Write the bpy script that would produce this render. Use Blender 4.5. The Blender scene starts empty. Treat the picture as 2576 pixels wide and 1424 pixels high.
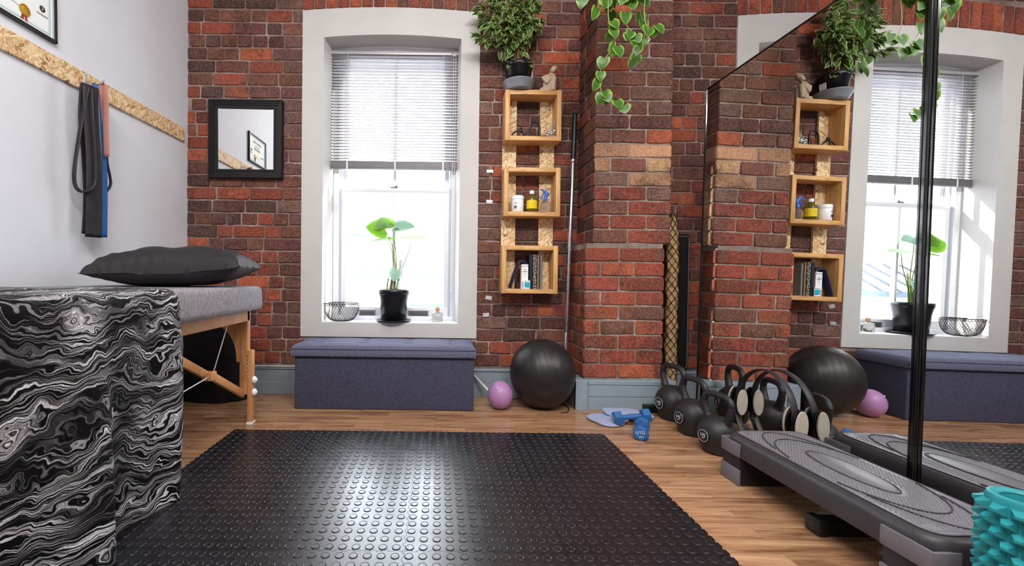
import bpy, bmesh, math, random
from math import sin, cos, pi, radians as rad, sqrt
from mathutils import Vector as V, Matrix, noise as mnoise
random.seed(7)
S = bpy.context.scene
COL = S.collection

# ---------------------------------------------------------------- camera
cam = bpy.data.cameras.new('camera'); cam.sensor_width = 36
cam.lens = 1060/2576*36; cam.shift_x = (1288-1103)/2576; cam.clip_start = .02; cam.clip_end = 300
co = bpy.data.objects.new('camera', cam); COL.objects.link(co)
co.matrix_world = Matrix.Translation((0, 0, .845)) @ Matrix.Rotation(pi/2-.0132, 4, 'X') @ Matrix.Rotation(.012, 4, 'Z')
S.camera = co
# ---------------------------------------------------------------- light
w = bpy.data.worlds.new('world'); S.world = w; w.use_nodes = True
bg = w.node_tree.nodes['Background']; bg.inputs[0].default_value = (.86, .93, 1, 1); bg.inputs[1].default_value = 11.0
def lamp(name, kind, energy, loc, d=None, size=1, size_y=None, col=(1, 1, 1)):
    l = bpy.data.lights.new(name, kind); l.energy = energy; l.color = col
    if kind == 'AREA':
        l.size = size
        if size_y: l.shape = 'RECTANGLE'; l.size_y = size_y
    if kind == 'SUN': l.angle = rad(.9)
    o = bpy.data.objects.new(name, l); COL.objects.link(o); o.location = loc
    if d: o.rotation_euler = V(d).to_track_quat('-Z', 'Y').to_euler()
    return o
lamp('sun', 'SUN', 30, (6, 8, 6), (-1, -.35, -.52), col=(1, .93, .82))
lamp('ceiling_panel_light', 'AREA', 46, (-.5, -.3, 3.1), (.1, .8, -.9), 1.1, .25, (1, .98, .95))
lamp('ceiling_panel_light', 'AREA', 46, (.9, -.3, 3.1), (.05, .8, -.9), 1.1, .25, (1, .98, .95))
lamp('ceiling_lamp', 'AREA', 16, (.3, 1.2, 3.15), (0, 0, -1), 1.4, 1.4, (1, .98, .96))
vs = S.view_settings; vs.view_transform = 'Standard'; vs.look = 'None'; vs.exposure = 0.3; vs.gamma = 1; vs.use_curve_mapping = False
S.display_settings.display_device = 'sRGB'

# ---------------------------------------------------------------- materials
def lin(c):
    if isinstance(c, str): c = [int(c[i:i+2], 16)/255 for i in (0, 2, 4)]
    else: c = [v/255 for v in c]
    return tuple((v/12.92 if v <= .04045 else ((v+.055)/1.055)**2.4) for v in c) + (1,)
class N:
    def __init__(s, name):
        s.m = bpy.data.materials.new(name); s.m.use_nodes = True; s.t = s.m.node_tree; s.b = s.t.nodes['Principled BSDF']
        s.out = s.t.nodes['Material Output']
    def n(s, ty, **k):
        x = s.t.nodes.new(ty); ins = k.pop('ins', {})
        for a, v in k.items(): setattr(x, a, v)
        for a, v in ins.items():
            if hasattr(v, 'is_output') or hasattr(v, 'links'): s.t.links.new(v, x.inputs[a])
            else: x.inputs[a].default_value = v
        return x
    def l(s, a, b): s.t.links.new(a, b)
    def coord(s, scale=(1, 1, 1), rot=(0, 0, 0), kind='Object', loc=(0, 0, 0)):
        tc = s.n('ShaderNodeTexCoord'); mp = s.n('ShaderNodeMapping')
        s.l(tc.outputs[kind], mp.inputs[0]); mp.inputs['Scale'].default_value = scale; mp.inputs['Rotation'].default_value = rot; mp.inputs['Location'].default_value = loc
        return mp.outputs[0]
    def noise(s, vec, scale, detail=4, rough=.55, dist=0):
        x = s.n('ShaderNodeTexNoise'); s.l(vec, x.inputs['Vector']); x.inputs['Scale'].default_value = scale
        x.inputs['Detail'].default_value = detail; x.inputs['Roughness'].default_value = rough; x.inputs['Distortion'].default_value = dist
        return x.outputs[0]
    def ramp(s, fac, stops, interp='LINEAR'):
        x = s.n('ShaderNodeValToRGB'); s.l(fac, x.inputs[0]); cr = x.color_ramp; cr.interpolation = interp
        while len(cr.elements) < len(stops): cr.elements.new(.5)
        for e, (p, c) in zip(cr.elements, stops): e.position = p; e.color = c if len(c) == 4 and not isinstance(c, str) else lin(c)
        return x.outputs[0]
    def mix(s, f, a, b, mode='MIX'):
        x = s.n('ShaderNodeMix', data_type='RGBA', blend_type=mode)
        for sock, v in ((x.inputs[0], f), (x.inputs[6], a), (x.inputs[7], b)):
            if hasattr(v, 'links'): s.l(v, sock)
            else: sock.default_value = v
        return x.outputs[2]
    def math(s, op, a, b=0.0):
        x = s.n('ShaderNodeMath', operation=op)
        for sock, v in ((x.inputs[0], a), (x.inputs[1], b)):
            if hasattr(v, 'links'): s.l(v, sock)
            else: sock.default_value = v
        return x.outputs[0]
    def bump(s, h, strength=.3, dist=.01):
        x = s.n('ShaderNodeBump'); s.l(h, x.inputs['Height']); x.inputs['Strength'].default_value = strength; x.inputs['Distance'].default_value = dist
        s.l(x.outputs[0], s.b.inputs['Normal'])
    def base(s, c):
        if hasattr(c, 'links'): s.l(c, s.b.inputs['Base Color'])
        else: s.b.inputs['Base Color'].default_value = c
def M(name, c, rough=.5, metal=0, spec=.5, var=.08, vs_=12, bump=0, bs=200, coat=0, trans=0, ior=1.45, sheen=0):
    n = N(name); c = lin(c); v = n.coord()
    nz = n.noise(v, vs_, 3)
    lo = tuple(max(0, x*(1-var)) for x in c[:3])+(1,); hi = tuple(min(1, x*(1+var)) for x in c[:3])+(1,)
    n.base(n.ramp(nz, [(.3, lo), (.7, hi)]))
    n.b.inputs['Roughness'].default_value = rough; n.b.inputs['Metallic'].default_value = metal
    n.b.inputs['Specular IOR Level'].default_value = spec; n.b.inputs['Coat Weight'].default_value = coat
    n.b.inputs['Transmission Weight'].default_value = trans; n.b.inputs['IOR'].default_value = ior
    if sheen: n.b.inputs['Sheen Weight'].default_value = sheen
    if bump: n.bump(n.noise(v, bs, 3), bump, .004)
    return n.m
def glass_mat(name, tint=(1, 1, 1, 1), refl=.08):
    n = N(name); t = n.n('ShaderNodeBsdfTransparent'); t.inputs[0].default_value = tint
    g = n.n('ShaderNodeBsdfGlossy'); g.inputs['Roughness'].default_value = .01
    lw = n.n('ShaderNodeLayerWeight'); lw.inputs[0].default_value = .25
    mx = n.n('ShaderNodeMixShader'); n.l(n.math('MULTIPLY', lw.outputs['Fresnel'], .6), mx.inputs[0]); n.l(t.outputs[0], mx.inputs[1]); n.l(g.outputs[0], mx.inputs[2])
    n.l(mx.outputs[0], n.out.inputs[0]); return n.m
def wood(name, light, mid, dark, scale=(2, 30, 30), rough=.5, knots=True):
    n = N(name); v = n.coord(scale)
    a = n.noise(v, 1.6, 5, .6, .6); b = n.noise(v, 9, 3)
    f = n.math('ADD', n.math('MULTIPLY', a, .8), n.math('MULTIPLY', b, .22))
    n.base(n.ramp(f, [(.3, dark), (.45, mid), (.62, light)])); n.b.inputs['Roughness'].default_value = rough
    n.bump(f, .15, .002); return n.m
def osb():
    n = N('oriented_strand_board'); base = None
    for i, (rx, sc) in enumerate(((.4, (36, 36, 130)), (1.4, (32, 32, 140)), (-.7, (30, 30, 120)))):
        tc = n.n('ShaderNodeTexCoord'); sep = n.n('ShaderNodeSeparateXYZ'); n.l(tc.outputs['Object'], sep.inputs[0])
        # use (x+y, z) so that it works on either wall
        u = n.math('ADD', sep.outputs[0], sep.outputs[1]); cmb = n.n('ShaderNodeCombineXYZ'); n.l(u, cmb.inputs[0]); n.l(sep.outputs[2], cmb.inputs[1])
        mr = n.n('ShaderNodeMapping'); n.l(cmb.outputs[0], mr.inputs[0]); mr.inputs['Rotation'].default_value = (0, 0, rx); mp = n.n('ShaderNodeMapping'); n.l(mr.outputs[0], mp.inputs[0]); mp.inputs['Scale'].default_value = (sc[0], sc[2], 1)
        dn = n.n('ShaderNodeTexNoise'); n.l(mp.outputs[0], dn.inputs[0]); dn.inputs['Scale'].default_value = .5
        vm = n.n('ShaderNodeVectorMath', operation='ADD'); n.l(mp.outputs[0], vm.inputs[0]); n.l(dn.outputs[1], vm.inputs[1])
        vo = n.n('ShaderNodeTexVoronoi'); n.l(vm.outputs[0], vo.inputs['Vector']); vo.inputs['Scale'].default_value = 1.0
        s2 = n.n('ShaderNodeSeparateColor'); n.l(vo.outputs['Color'], s2.inputs[0])
        c = n.ramp(s2.outputs[0], [(0, (128, 86, 50)), (.07, (178, 134, 84)), (.3, (208, 170, 120)), (.6, (228, 198, 152)), (1, (243, 222, 185))])
        base = c if base is None else n.mix(n.ramp(s2.outputs[1], [(.45, (0, 0, 0)), (.55, (255, 255, 255))]), base, c)
    n.base(base); n.b.inputs['Roughness'].default_value = .6; return n.m
def brick_mat():
    n = N('old_red_brick'); at = n.n('ShaderNodeAttribute', attribute_name='tone'); v = n.coord(kind='Object')
    big = n.noise(v, 4.5, 5, .68); fine = n.noise(v, 90, 4, .7)
    dark = n.mix(n.ramp(big, [(.44, (0, 0, 0)), (.6, (225, 225, 225))]), at.outputs['Color'], lin((52, 40, 40)))
    c = n.mix(n.ramp(fine, [(.35, (0, 0, 0)), (.75, (255, 255, 255))]), dark, n.mix(.35, at.outputs['Color'], lin((190, 120, 90))))
    sp = n.noise(v, 260, 2); spots = n.ramp(sp, [(.27, (40, 40, 40)), (.33, (255, 255, 255))])
    c = n.mix(.55, c, spots, 'MULTIPLY')
    dust = n.noise(v, 2.2, 6, .75); c = n.mix(n.ramp(dust, [(.52, (0, 0, 0)), (.78, (170, 170, 170))]), c, lin((150, 132, 122)))
    fl = n.noise(v, 46, 5, .8); c = n.mix(n.ramp(fl, [(.7, (0, 0, 0)), (.74, (220, 220, 220))]), c, lin((205, 195, 188)))
    n.base(n.mix(1, c, n.ramp(fine, [(.3, (175, 170, 170)), (.7, (255, 255, 255))]), 'MULTIPLY'))
    n.b.inputs['Roughness'].default_value = .75; n.b.inputs['Specular IOR Level'].default_value = .35
    n.bump(n.math('ADD', n.noise(v, 55, 5, .7), n.math('MULTIPLY', sp, .4)), .55, .006); return n.m
def mortar_mat():
    n = N('lime_mortar'); v = n.coord(); a = n.noise(v, 5, 5, .6)
    n.base(n.ramp(a, [(.3, (104, 80, 74)), (.5, (136, 112, 104)), (.72, (180, 164, 156))])); n.b.inputs['Roughness'].default_value = .9
    n.bump(n.noise(v, 70, 5, .7), .7, .008); return n.m
def floor_mat():
    n = N('laminate_floor'); v = n.coord(loc=(.3, .02, 0))
    def bricktex(w_, h_, mort, c1, c2, mc):
        b = n.n('ShaderNodeTexBrick'); n.l(v, b.inputs['Vector']); b.offset = .37; b.squash = 1
        for k, q in (('Scale', 1), ('Mortar Size', mort), ('Mortar Smooth', .1), ('Brick Width', w_), ('Row Height', h_)): b.inputs[k].default_value = q
        b.inputs['Color1'].default_value = lin(c1); b.inputs['Color2'].default_value = lin(c2); b.inputs['Mortar'].default_value = lin(mc); return b
    b = bricktex(.46, .066, .0007, (0, 0, 0), (255, 255, 255), (90, 90, 90))
    sep = n.n('ShaderNodeSeparateColor'); n.l(b.outputs[0], sep.inputs[0]); rnd = sep.outputs[0]
    tc = n.n('ShaderNodeTexCoord'); mp = n.n('ShaderNodeMapping'); n.l(tc.outputs['Object'], mp.inputs[0]); mp.inputs['Scale'].default_value = (2.2, 26, 1)
    off = n.n('ShaderNodeCombineXYZ'); n.l(n.math('MULTIPLY', rnd, 30), off.inputs[0]); n.l(n.math('MULTIPLY', rnd, 17), off.inputs[2])
    vm = n.n('ShaderNodeVectorMath', operation='ADD'); n.l(mp.outputs[0], vm.inputs[0]); n.l(off.outputs[0], vm.inputs[1])
    g = n.noise(vm.outputs[0], 1.1, 5, .62, .8); g2 = n.noise(vm.outputs[0], 6, 3, .6)
    f = n.math('ADD', n.math('MULTIPLY', g, .82), n.math('MULTIPLY', g2, .18))
    c = n.ramp(f, [(.28, (92, 62, 44)), (.4, (146, 106, 78)), (.52, (180, 138, 104)), (.7, (204, 166, 130))])
    c = n.mix(.55, c, n.ramp(rnd, [(0, (190, 178, 170)), (.5, (235, 228, 222)), (1, (255, 255, 255))]), 'MULTIPLY')
    c = n.mix(n.math('MULTIPLY', b.outputs['Fac'], .6), c, lin((90, 55, 35)))
    n.base(c); n.b.inputs['Roughness'].default_value = .24; n.b.inputs['Specular IOR Level'].default_value = .5
    n.bump(n.math('SUBTRACT', n.math('MULTIPLY', f, .3), b.outputs['Fac']), .12, .002); return n.m
def blanket_mat():
    n = N('marbled_throw'); v = n.coord((1, 1, 1))
    def uv():
        tc = n.n('ShaderNodeTexCoord'); return tc.outputs['UV']
    u = uv(); w1 = n.n('ShaderNodeTexNoise'); n.l(u, w1.inputs[0]); w1.inputs['Scale'].default_value = 5.2; w1.inputs['Detail'].default_value = 3; w1.inputs['Roughness'].default_value = .5
    w2 = n.n('ShaderNodeTexNoise'); n.l(u, w2.inputs[0]); w2.inputs['Scale'].default_value = 17; w2.inputs['Detail'].default_value = 2
    sep = n.n('ShaderNodeSeparateXYZ'); n.l(u, sep.inputs[0])
    h = n.math('ADD', sep.outputs[1], n.math('ADD', n.math('MULTIPLY', w1.outputs[0], .27), n.math('MULTIPLY', w2.outputs[0], .034)))
    def lines(k, ph):
        cb = n.n('ShaderNodeCombineXYZ'); n.l(n.math('MULTIPLY', h, k), cb.inputs[0]); n.l(n.math('MULTIPLY', sep.outputs[0], 3.5), cb.inputs[1]); cb.inputs[2].default_value = ph
        return n.noise(cb.outputs[0], 1, 2, .6)
    a = n.ramp(lines(135, 0), [(.47, (0, 0, 0)), (.57, (255, 255, 255))]); bb = n.ramp(lines(360, 3), [(.38, (0, 0, 0)), (.52, (255, 255, 255))])
    big = n.ramp(lines(15, 7), [(.42, (0, 0, 0)), (.58, (255, 255, 255))])
    m = n.mix(1, a, bb, 'MULTIPLY'); m = n.mix(1, m, n.mix(.85, (1, 1, 1, 1), big), 'MULTIPLY')
    m = n.mix(.6, m, n.ramp(n.noise(u, 260, 3, .7), [(.38, (30, 30, 30)), (.55, (255, 255, 255))]), 'MULTIPLY')
    n.base(n.mix(m, lin((7, 6, 9)), lin((238, 234, 240)))); n.b.inputs['Roughness'].default_value = .85; n.b.inputs['Specular IOR Level'].default_value = .15
    n.bump(n.noise(v, 350, 2), .3, .002); return n.m
def fabric(name, c1, c2, scale=420, rough=.9, bump=.4):
    n = N(name); v = n.coord(); a = n.noise(n.coord((1, 1, .25)), scale, 2); b = n.noise(n.coord((.25, 1, 1)), scale, 2)
    f = n.math('MULTIPLY', n.math('ADD', a, b), .5)
    n.base(n.ramp(f, [(.36, c1), (.62, c2)])); n.b.inputs['Roughness'].default_value = rough; n.b.inputs['Specular IOR Level'].default_value = .3
    n.bump(f, bump, .002); return n.m
def leaf_mat(name, cin, cedge, trans=.35):
    n = N(name); at = n.n('ShaderNodeAttribute', attribute_name='edge'); v = n.coord(); nz = n.noise(v, 40, 3)
    f = n.math('ADD', at.outputs['Fac'], n.math('MULTIPLY', n.math('SUBTRACT', nz, .5), .5))
    c = n.ramp(f, [(.5, cin), (.68, cedge)])
    n.base(c); n.b.inputs['Roughness'].default_value = .35
    tr = n.n('ShaderNodeBsdfTranslucent'); n.l(c, tr.inputs[0]); mx = n.n('ShaderNodeMixShader'); mx.inputs[0].default_value = trans
    n.l(n.b.outputs[0], mx.inputs[1]); n.l(tr.outputs[0], mx.inputs[2]); n.l(mx.outputs[0], n.out.inputs[0]); return n.m
def plaster(name, c, var=.03):
    n = N(name); v = n.coord(); c = lin(c); a = n.noise(v, 3, 5)
    n.base(n.ramp(a, [(.3, tuple(x*(1-var*2) for x in c[:3])+(1,)), (.7, c)])); n.b.inputs['Roughness'].default_value = .7
    n.bump(n.noise(v, 60, 4), .08, .004); return n.m

MT = dict(
 brick=brick_mat(), mortar=mortar_mat(), floor=floor_mat(), osb=osb(), blanket=blanket_mat(),
 wall=plaster('white_wall_paint', (224, 226, 234)), surround=plaster('offwhite_plaster', (205, 202, 200), .05),
 ceil=plaster('ceiling_paint', (230, 230, 230)), upvc=M('white_window_paint', (225, 228, 236), .35, var=.02),
 skirting=M('blue_grey_paint', (140, 154, 164), .45, var=.05, bump=.05), glass=glass_mat('window_glass'),
 mirror=M('mirror_silver', (238, 240, 240), .0, 1, var=0), blackgloss=M('black_gloss', (9, 9, 10), .12, 0, .6, var=.1, coat=.4),
 frame=M('black_frame', (20, 17, 20), .4, var=.1), pine=wood('pine', (222, 176, 116), (203, 152, 94), (150, 98, 52), (3, 34, 34)),
 pinev=wood('pine_upright', (222, 176, 116), (203, 152, 94), (160, 108, 60), (34, 34, 3)),
 beech=wood('beech', (214, 160, 108), (196, 138, 88), (165, 108, 66), (20, 4, 4), .4),
 rubber=None, slat=M('blind_slat', (176, 172, 176), .4, .3, var=.04), stack=M('blind_stack', (128, 126, 130), .45, .3, var=.05),
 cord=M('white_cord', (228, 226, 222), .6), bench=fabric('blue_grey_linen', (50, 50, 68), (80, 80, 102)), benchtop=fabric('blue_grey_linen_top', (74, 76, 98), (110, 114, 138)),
 fleece=fabric('grey_fleece', (108, 104, 110), (160, 156, 162), 160, .95, .8), pillow=fabric('charcoal_satin', (36, 33, 36), (44, 41, 45), 500, .6, .1),
 blackcloth=fabric('black_fabric', (16, 14, 18), (28, 25, 30), 300, .85), blackrub=M('black_rubber', (24, 22, 25), .42, var=.15, bump=.05),
 ball=M('exercise_ball_rubber', (36, 32, 33), .42, var=.12, vs_=5, bump=.04, bs=400), pball=M('purple_vinyl', (176, 128, 178), .38, var=.06),
 kb=M('kettlebell_vinyl', (38, 35, 38), .48, var=.15, bump=.12, bs=500), white=M('white_plastic', (240, 240, 242), .35, var=.01),
 ink=M('dark_ink', (45, 45, 60), .6), whiteink=M('white_ink', (215, 215, 215), .6, var=0), chrome=M('brushed_steel', (195, 192, 200), .22, .95, var=.12, vs_=30),
 blue=M('blue_vinyl', (40, 96, 158), .55, var=.1, bump=.25, bs=350), gel=fabric('periwinkle_fabric', (140, 150, 184), (172, 180, 210), 300, .8, .3),
 beigepad=M('beige_foam', (176, 168, 154), .85, var=.06, bump=.2), step=M('charcoal_plastic', (58, 54, 58), .42, var=.06, bump=.15, bs=600),
 stepgrey=M('grey_plastic', (108, 105, 112), .4, var=.04), stepdark=M('dark_plastic', (34, 31, 35), .45, var=.1), teal=M('teal_foam', (34, 140, 148), .45, var=.06),
 terra=M('sandstone', (186, 164, 140), .8, var=.06, bump=.2, bs=150), potblack=M('black_plant_pot', (22, 21, 26), .3, var=.05), saucer=M('grey_saucer', (140, 145, 158), .3, var=.03),
 soil=M('soil', (60, 44, 34), .95, var=.4, vs_=60, bump=.8), ficus=leaf_mat('variegated_leaf', (84, 122, 54), (214, 218, 160)), pothos=leaf_mat('vine_leaf', (70, 112, 42), (138, 172, 66)),
 bigleaf=leaf_mat('big_leaf', (96, 146, 34), (128, 172, 50), .4), paleleaf=leaf_mat('pale_leaf', (118, 156, 132), (150, 185, 165), .25), stem=M('green_stem', (110, 138, 62), .5), bark=M('brown_stem', (128, 92, 66), .8),
 vine=M('vine_stem', (168, 172, 96), .5), wire=M('black_wire', (24, 24, 28), .35, .6), oil=M('oil_bottle_glass', (168, 150, 50), .08, 0, .6, var=.03, trans=.75),
 clear=M('clear_plastic', (225, 220, 212), .06, 0, .5, var=.01, trans=.9), yellow=M('yellow_label', (232, 205, 20), .5, var=.02), spray=M('blue_spray_plastic', (66, 110, 196), .4),
 tealink=M('teal_print', (40, 168, 190), .5, var=.02), brown=M('brown_cover', (150, 108, 76), .7), greycover=M('grey_cover', (112, 112, 116), .6), navy=M('navy_pouch', (30, 30, 62), .35, var=.3, vs_=60),
 bandblue=M('blue_latex', (28, 92, 158), .5, var=.1), bandblack=M('black_latex', (34, 30, 36), .5, var=.35, vs_=18), bandpink=M('salmon_latex', (176, 122, 108), .55, var=.05),
 paper=M('certificate_paper', (236, 240, 238), .6, var=.01), gold=M('gold_seal', (196, 150, 50), .4, .3), red=M('red_ribbon', (150, 60, 40), .6), tealline=M('pale_teal_print', (120, 170, 170), .6),
 straw=M('straw_filling', (170, 138, 92), .8, var=.35, vs_=60, bump=.8, bs=90), silver=M('silver_frame', (190, 190, 196), .2, .9), cork=M('cork', (205, 160, 110), .8),
 build=M('pale_render', (225, 225, 225), .8), terrabuild=M('terracotta_render', (205, 140, 115), .8), bglass=M('blue_roof_glass', (92, 102, 116), .7, spec=.1), ground=M('street_paving', (150, 150, 150), .9),
 pink=M('pink_plastic', (190, 130, 130), .5), clip=M('galvanised_clip', (205, 205, 210), .35, .5),
)
def rubber_mat():
    n = N('charcoal_rubber_tile'); v = n.coord(); a = n.noise(v, 6, 4)
    n.base(n.ramp(a, [(.3, (17, 16, 22)), (.7, (27, 26, 32))])); n.l(n.ramp(n.noise(v, 9, 4, .6), [(.3, (136, 136, 136)), (.7, (158, 158, 158))]), n.b.inputs['Roughness'])
    n.b.inputs['Specular IOR Level'].default_value = .9; n.bump(n.noise(v, 300, 3), .08, .002); return n.m
MT['rubber'] = rubber_mat()
def pale_mortar():
    n = N('pale_mortar'); v = n.coord(); a = n.noise(v, 6, 5, .6)
    n.base(n.ramp(a, [(.3, (110, 92, 84)), (.5, (146, 128, 118)), (.72, (190, 178, 170))])); n.b.inputs['Roughness'].default_value = .9
    n.bump(n.noise(v, 70, 5, .7), .7, .008); return n.m
MT['pmortar'] = pale_mortar()
def speckle():
    n = N('speckled_cover'); v = n.coord(); x = n.noise(v, 140, 3, .7); n.base(n.ramp(x, [(.52, (18, 18, 20)), (.6, (225, 225, 225))])); return n.m
MT['speckle'] = speckle()

# ---------------------------------------------------------------- mesh helpers
def B(): return bmesh.new()
def box(bm, x0, x1, y0, y1, z0, z1, bev=0, seg=2, mi=0):
    t = bmesh.new(); bmesh.ops.create_cube(t, size=1)
    bmesh.ops.transform(t, matrix=Matrix.Translation(((x0+x1)/2, (y0+y1)/2, (z0+z1)/2)) @ Matrix.Diagonal((abs(x1-x0), abs(y1-y0), abs(z1-z0), 1)), verts=t.verts)
    if bev: bmesh.ops.bevel(t, geom=t.edges[:], offset=bev, segments=seg, affect='EDGES', profile=.5)
    merge(bm, t, mi=mi)
def merge(bm, t, mat=None, mi=0):
    if mat is not None: bmesh.ops.transform(t, matrix=mat, verts=t.verts)
    mp = {v: bm.verts.new(v.co) for v in t.verts}
    for f in t.faces:
        try: nf = bm.faces.new([mp[v] for v in f.verts]); nf.material_index = mi; nf.smooth = f.smooth
        except ValueError: pass
    t.free()
def lathe(bm, prof, seg=32, cx=0, cy=0, cz=0, mat=None, mi=0, sx=1, sy=1):
    t = bmesh.new(); rings = []
    for r, z in prof:
        if r < 1e-5: rings.append([t.verts.new((0, 0, z))])
        else: rings.append([t.verts.new((r*cos(2*pi*i/seg)*sx, r*sin(2*pi*i/seg)*sy, z)) for i in range(seg)])
    for a, b in zip(rings, rings[1:]):
        for i in range(seg):
            j = (i+1) % seg
            if len(a) == 1 and len(b) == 1: continue
            if len(a) == 1: t.faces.new((a[0], b[j], b[i]))
            elif len(b) == 1: t.faces.new((a[i], a[j], b[0]))
            else: t.faces.new((a[i], a[j], b[j], b[i]))
    for f in t.faces: f.smooth = True
    m = Matrix.Translation((cx, cy, cz)); m = m @ mat if mat is not None else m
    bmesh.ops.recalc_face_normals(t, faces=t.faces[:]); merge(bm, t, m, mi)
def tube(bm, pts, r, seg=8, closed=False, cap=True, mi=0, sq=None, up=None):
    """sweep along points; r number or list; sq=(a,b) elliptical/flat section factors"""
    pts = [V(p) for p in pts]; n = len(pts); rs = r if isinstance(r, (list, tuple)) else [r]*n
    rings = []; nrm = None
    for i, p in enumerate(pts):
        if closed: d = pts[(i+1) % n]-pts[i-1]
        else: d = pts[min(i+1, n-1)]-pts[max(i-1, 0)]
        d.normalize()
        if up is not None: nrm = (V(up)-d*V(up).dot(d))
        elif nrm is None:
            nrm = d.orthogonal()
        else: nrm = nrm-d*nrm.dot(d)
        if nrm.length < 1e-6: nrm = d.orthogonal()
        nrm.normalize(); bn = d.cross(nrm); a, b = sq or (1, 1)
        rings.append([bm.verts.new(p+nrm*cos(2*pi*k/seg)*rs[i]*a+bn*sin(2*pi*k/seg)*rs[i]*b) for k in range(seg)])
    m = n if closed else n-1
    for i in range(m):
        a, b = rings[i], rings[(i+1) % n]
        for k in range(seg):
            j = (k+1) % seg
            f = bm.faces.new((a[k], a[j], b[j], b[k])); f.smooth = True; f.material_index = mi
    if cap and not closed:
        for rg, rev in ((rings[0], True), (rings[-1], False)):
            f = bm.faces.new(rg[::-1] if rev else rg); f.material_index = mi
def spline(pts, k=6, closed=False):
    pts = [V(p) for p in pts]; out = []; n = len(pts)
    rng = range(n if closed else n-1)
    for i in rng:
        g = (lambda q: pts[q % n]) if closed else (lambda q: pts[max(0, min(n-1, q))])
        p0, p1, p2, p3 = g(i-1), g(i), g(i+1), g(i+2)
        for s in range(k):
            t = s/k; out.append(.5*((2*p1)+(p2-p0)*t+(2*p0-5*p1+4*p2-p3)*t*t+(3*p1-p0-3*p2+p3)*t**3))
    if not closed: out.append(pts[-1])
    return out
def ell(bm, c, r, rot=None, u=24, v=14, mi=0):
    t = bmesh.new(); bmesh.ops.create_uvsphere(t, u_segments=u, v_segments=v, radius=1)
    for f in t.faces: f.smooth = True
    if isinstance(r, (int, float)): r = (r, r, r)
    m = Matrix.Translation(c) @ (rot if rot is not None else Matrix.Identity(4)) @ Matrix.Diagonal((*r, 1)); merge(bm, t, m, mi)
def prism(bm, poly, h, mat=None, bev=0, mi=0, seg=2):
    """poly in local XY, extruded to z=h"""
    t = bmesh.new(); vs_ = [t.verts.new((x, y, 0)) for x, y in poly]; f = t.faces.new(vs_)
    r = bmesh.ops.extrude_face_region(t, geom=[f]); bmesh.ops.translate(t, vec=(0, 0, h), verts=[v for v in r['geom'] if isinstance(v, bmesh.types.BMVert)])
    bmesh.ops.recalc_face_normals(t, faces=t.faces[:])
    if bev:
        ed = [e for e in t.edges if abs(e.verts[0].co.z-e.verts[1].co.z) < 1e-6]
        bmesh.ops.bevel(t, geom=ed, offset=bev, segments=seg, affect='EDGES', profile=.5)
    merge(bm, t, mat, mi)
def grid(bm, fn, nu, nv, mi=0, uvs=None, wrap=False):
    vv = [[bm.verts.new(fn(i/nu, j/nv)) for j in range(nv+1)] for i in range(nu+1)]
    ul = bm.loops.layers.uv.verify() if uvs else None
    for i in range(nu):
        for j in range(nv):
            f = bm.faces.new((vv[i][j], vv[i+1][j], vv[i+1][j+1], vv[i][j+1])); f.smooth = True; f.material_index = mi
            if uvs:
                for lp, (a, b) in zip(f.loops, ((i, j), (i+1, j), (i+1, j+1), (i, j+1))): lp[ul].uv = uvs(a/nu, b/nv)
def obj(name, bm, mat, parent=None, loc=(0, 0, 0), rot=(0, 0, 0), world=False, auto=None):
    """ONE mesh object. world=True: vertices are given in world space and moved to the origin loc (or the parent's)"""
    off = V(parent.location) if (world and parent) else V(loc) if world else None
    if world and parent and parent.parent: off = V(parent.parent.location)+V(parent.location)
    if off is not None: bmesh.ops.translate(bm, vec=-off, verts=bm.verts)
    me = bpy.data.meshes.new(name); bm.to_mesh(me); bm.free()
    for m in (mat if isinstance(mat, (list, tuple)) else [mat]): me.materials.append(MT[m] if isinstance(m, str) else m)
    o = bpy.data.objects.new(name, me); COL.objects.link(o); o.parent = parent
    if not (world and parent): o.location = loc
    o.rotation_euler = rot
    if auto:
        for p in me.polygons: p.use_smooth = True
        me.set_sharp_from_angle(angle=rad(auto))
    return o
def tag(o, label, cat, group=None, kind=None):
    o['label'] = label; o['category'] = cat
    if group: o['group'] = group
    if kind: o['kind'] = kind
    return o
def thing(name, label, cat, loc=(0, 0, 0), rot=(0, 0, 0), group=None):
    o = bpy.data.objects.new(name, None); o.empty_display_size = .05; COL.objects.link(o); o.location = loc; o.rotation_euler = rot
    return tag(o, label, cat, group)
def struct(name, bm, mat, loc=(0, 0, 0), parent=None, **k):
    o = obj(name, bm, mat, parent, loc, **k)
    if parent is None: o['kind'] = 'structure'
    return o
def clone(root, loc, rot=None, label=None, scale=None):
    kids = [o for o in bpy.data.objects if o.parent == root]
    r = root.copy(); COL.objects.link(r); r.location = loc
    if rot is not None: r.rotation_euler = rot
    if scale is not None: r.scale = scale
    if label: r['label'] = label
    for ch in kids:
        c = ch.copy(); COL.objects.link(c); c.parent = r
        for g in [o for o in bpy.data.objects if o.parent == ch]:
            d = g.copy(); COL.objects.link(d); d.parent = c
    return r
def bake(o):
    dg = bpy.context.evaluated_depsgraph_get(); dg.update()
    me = bpy.data.meshes.new_from_object(o.evaluated_get(dg)); return me
def blend(o, voxel, smooth=6, fac=.5):
    """fuse the overlapping shapes of a mesh into one continuous skin"""
    m = o.modifiers.new('r', 'REMESH'); m.mode = 'VOXEL'; m.voxel_size = voxel; m.use_smooth_shade = True
    s = o.modifiers.new('s', 'SMOOTH'); s.iterations = smooth; s.factor = fac
    mats = list(o.data.materials); me = bake(o); o.modifiers.clear(); o.data = me
    me.materials.clear(); [me.materials.append(x) for x in mats]
    for p in me.polygons: p.use_smooth = True; p.material_index = 0
    return o
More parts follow.
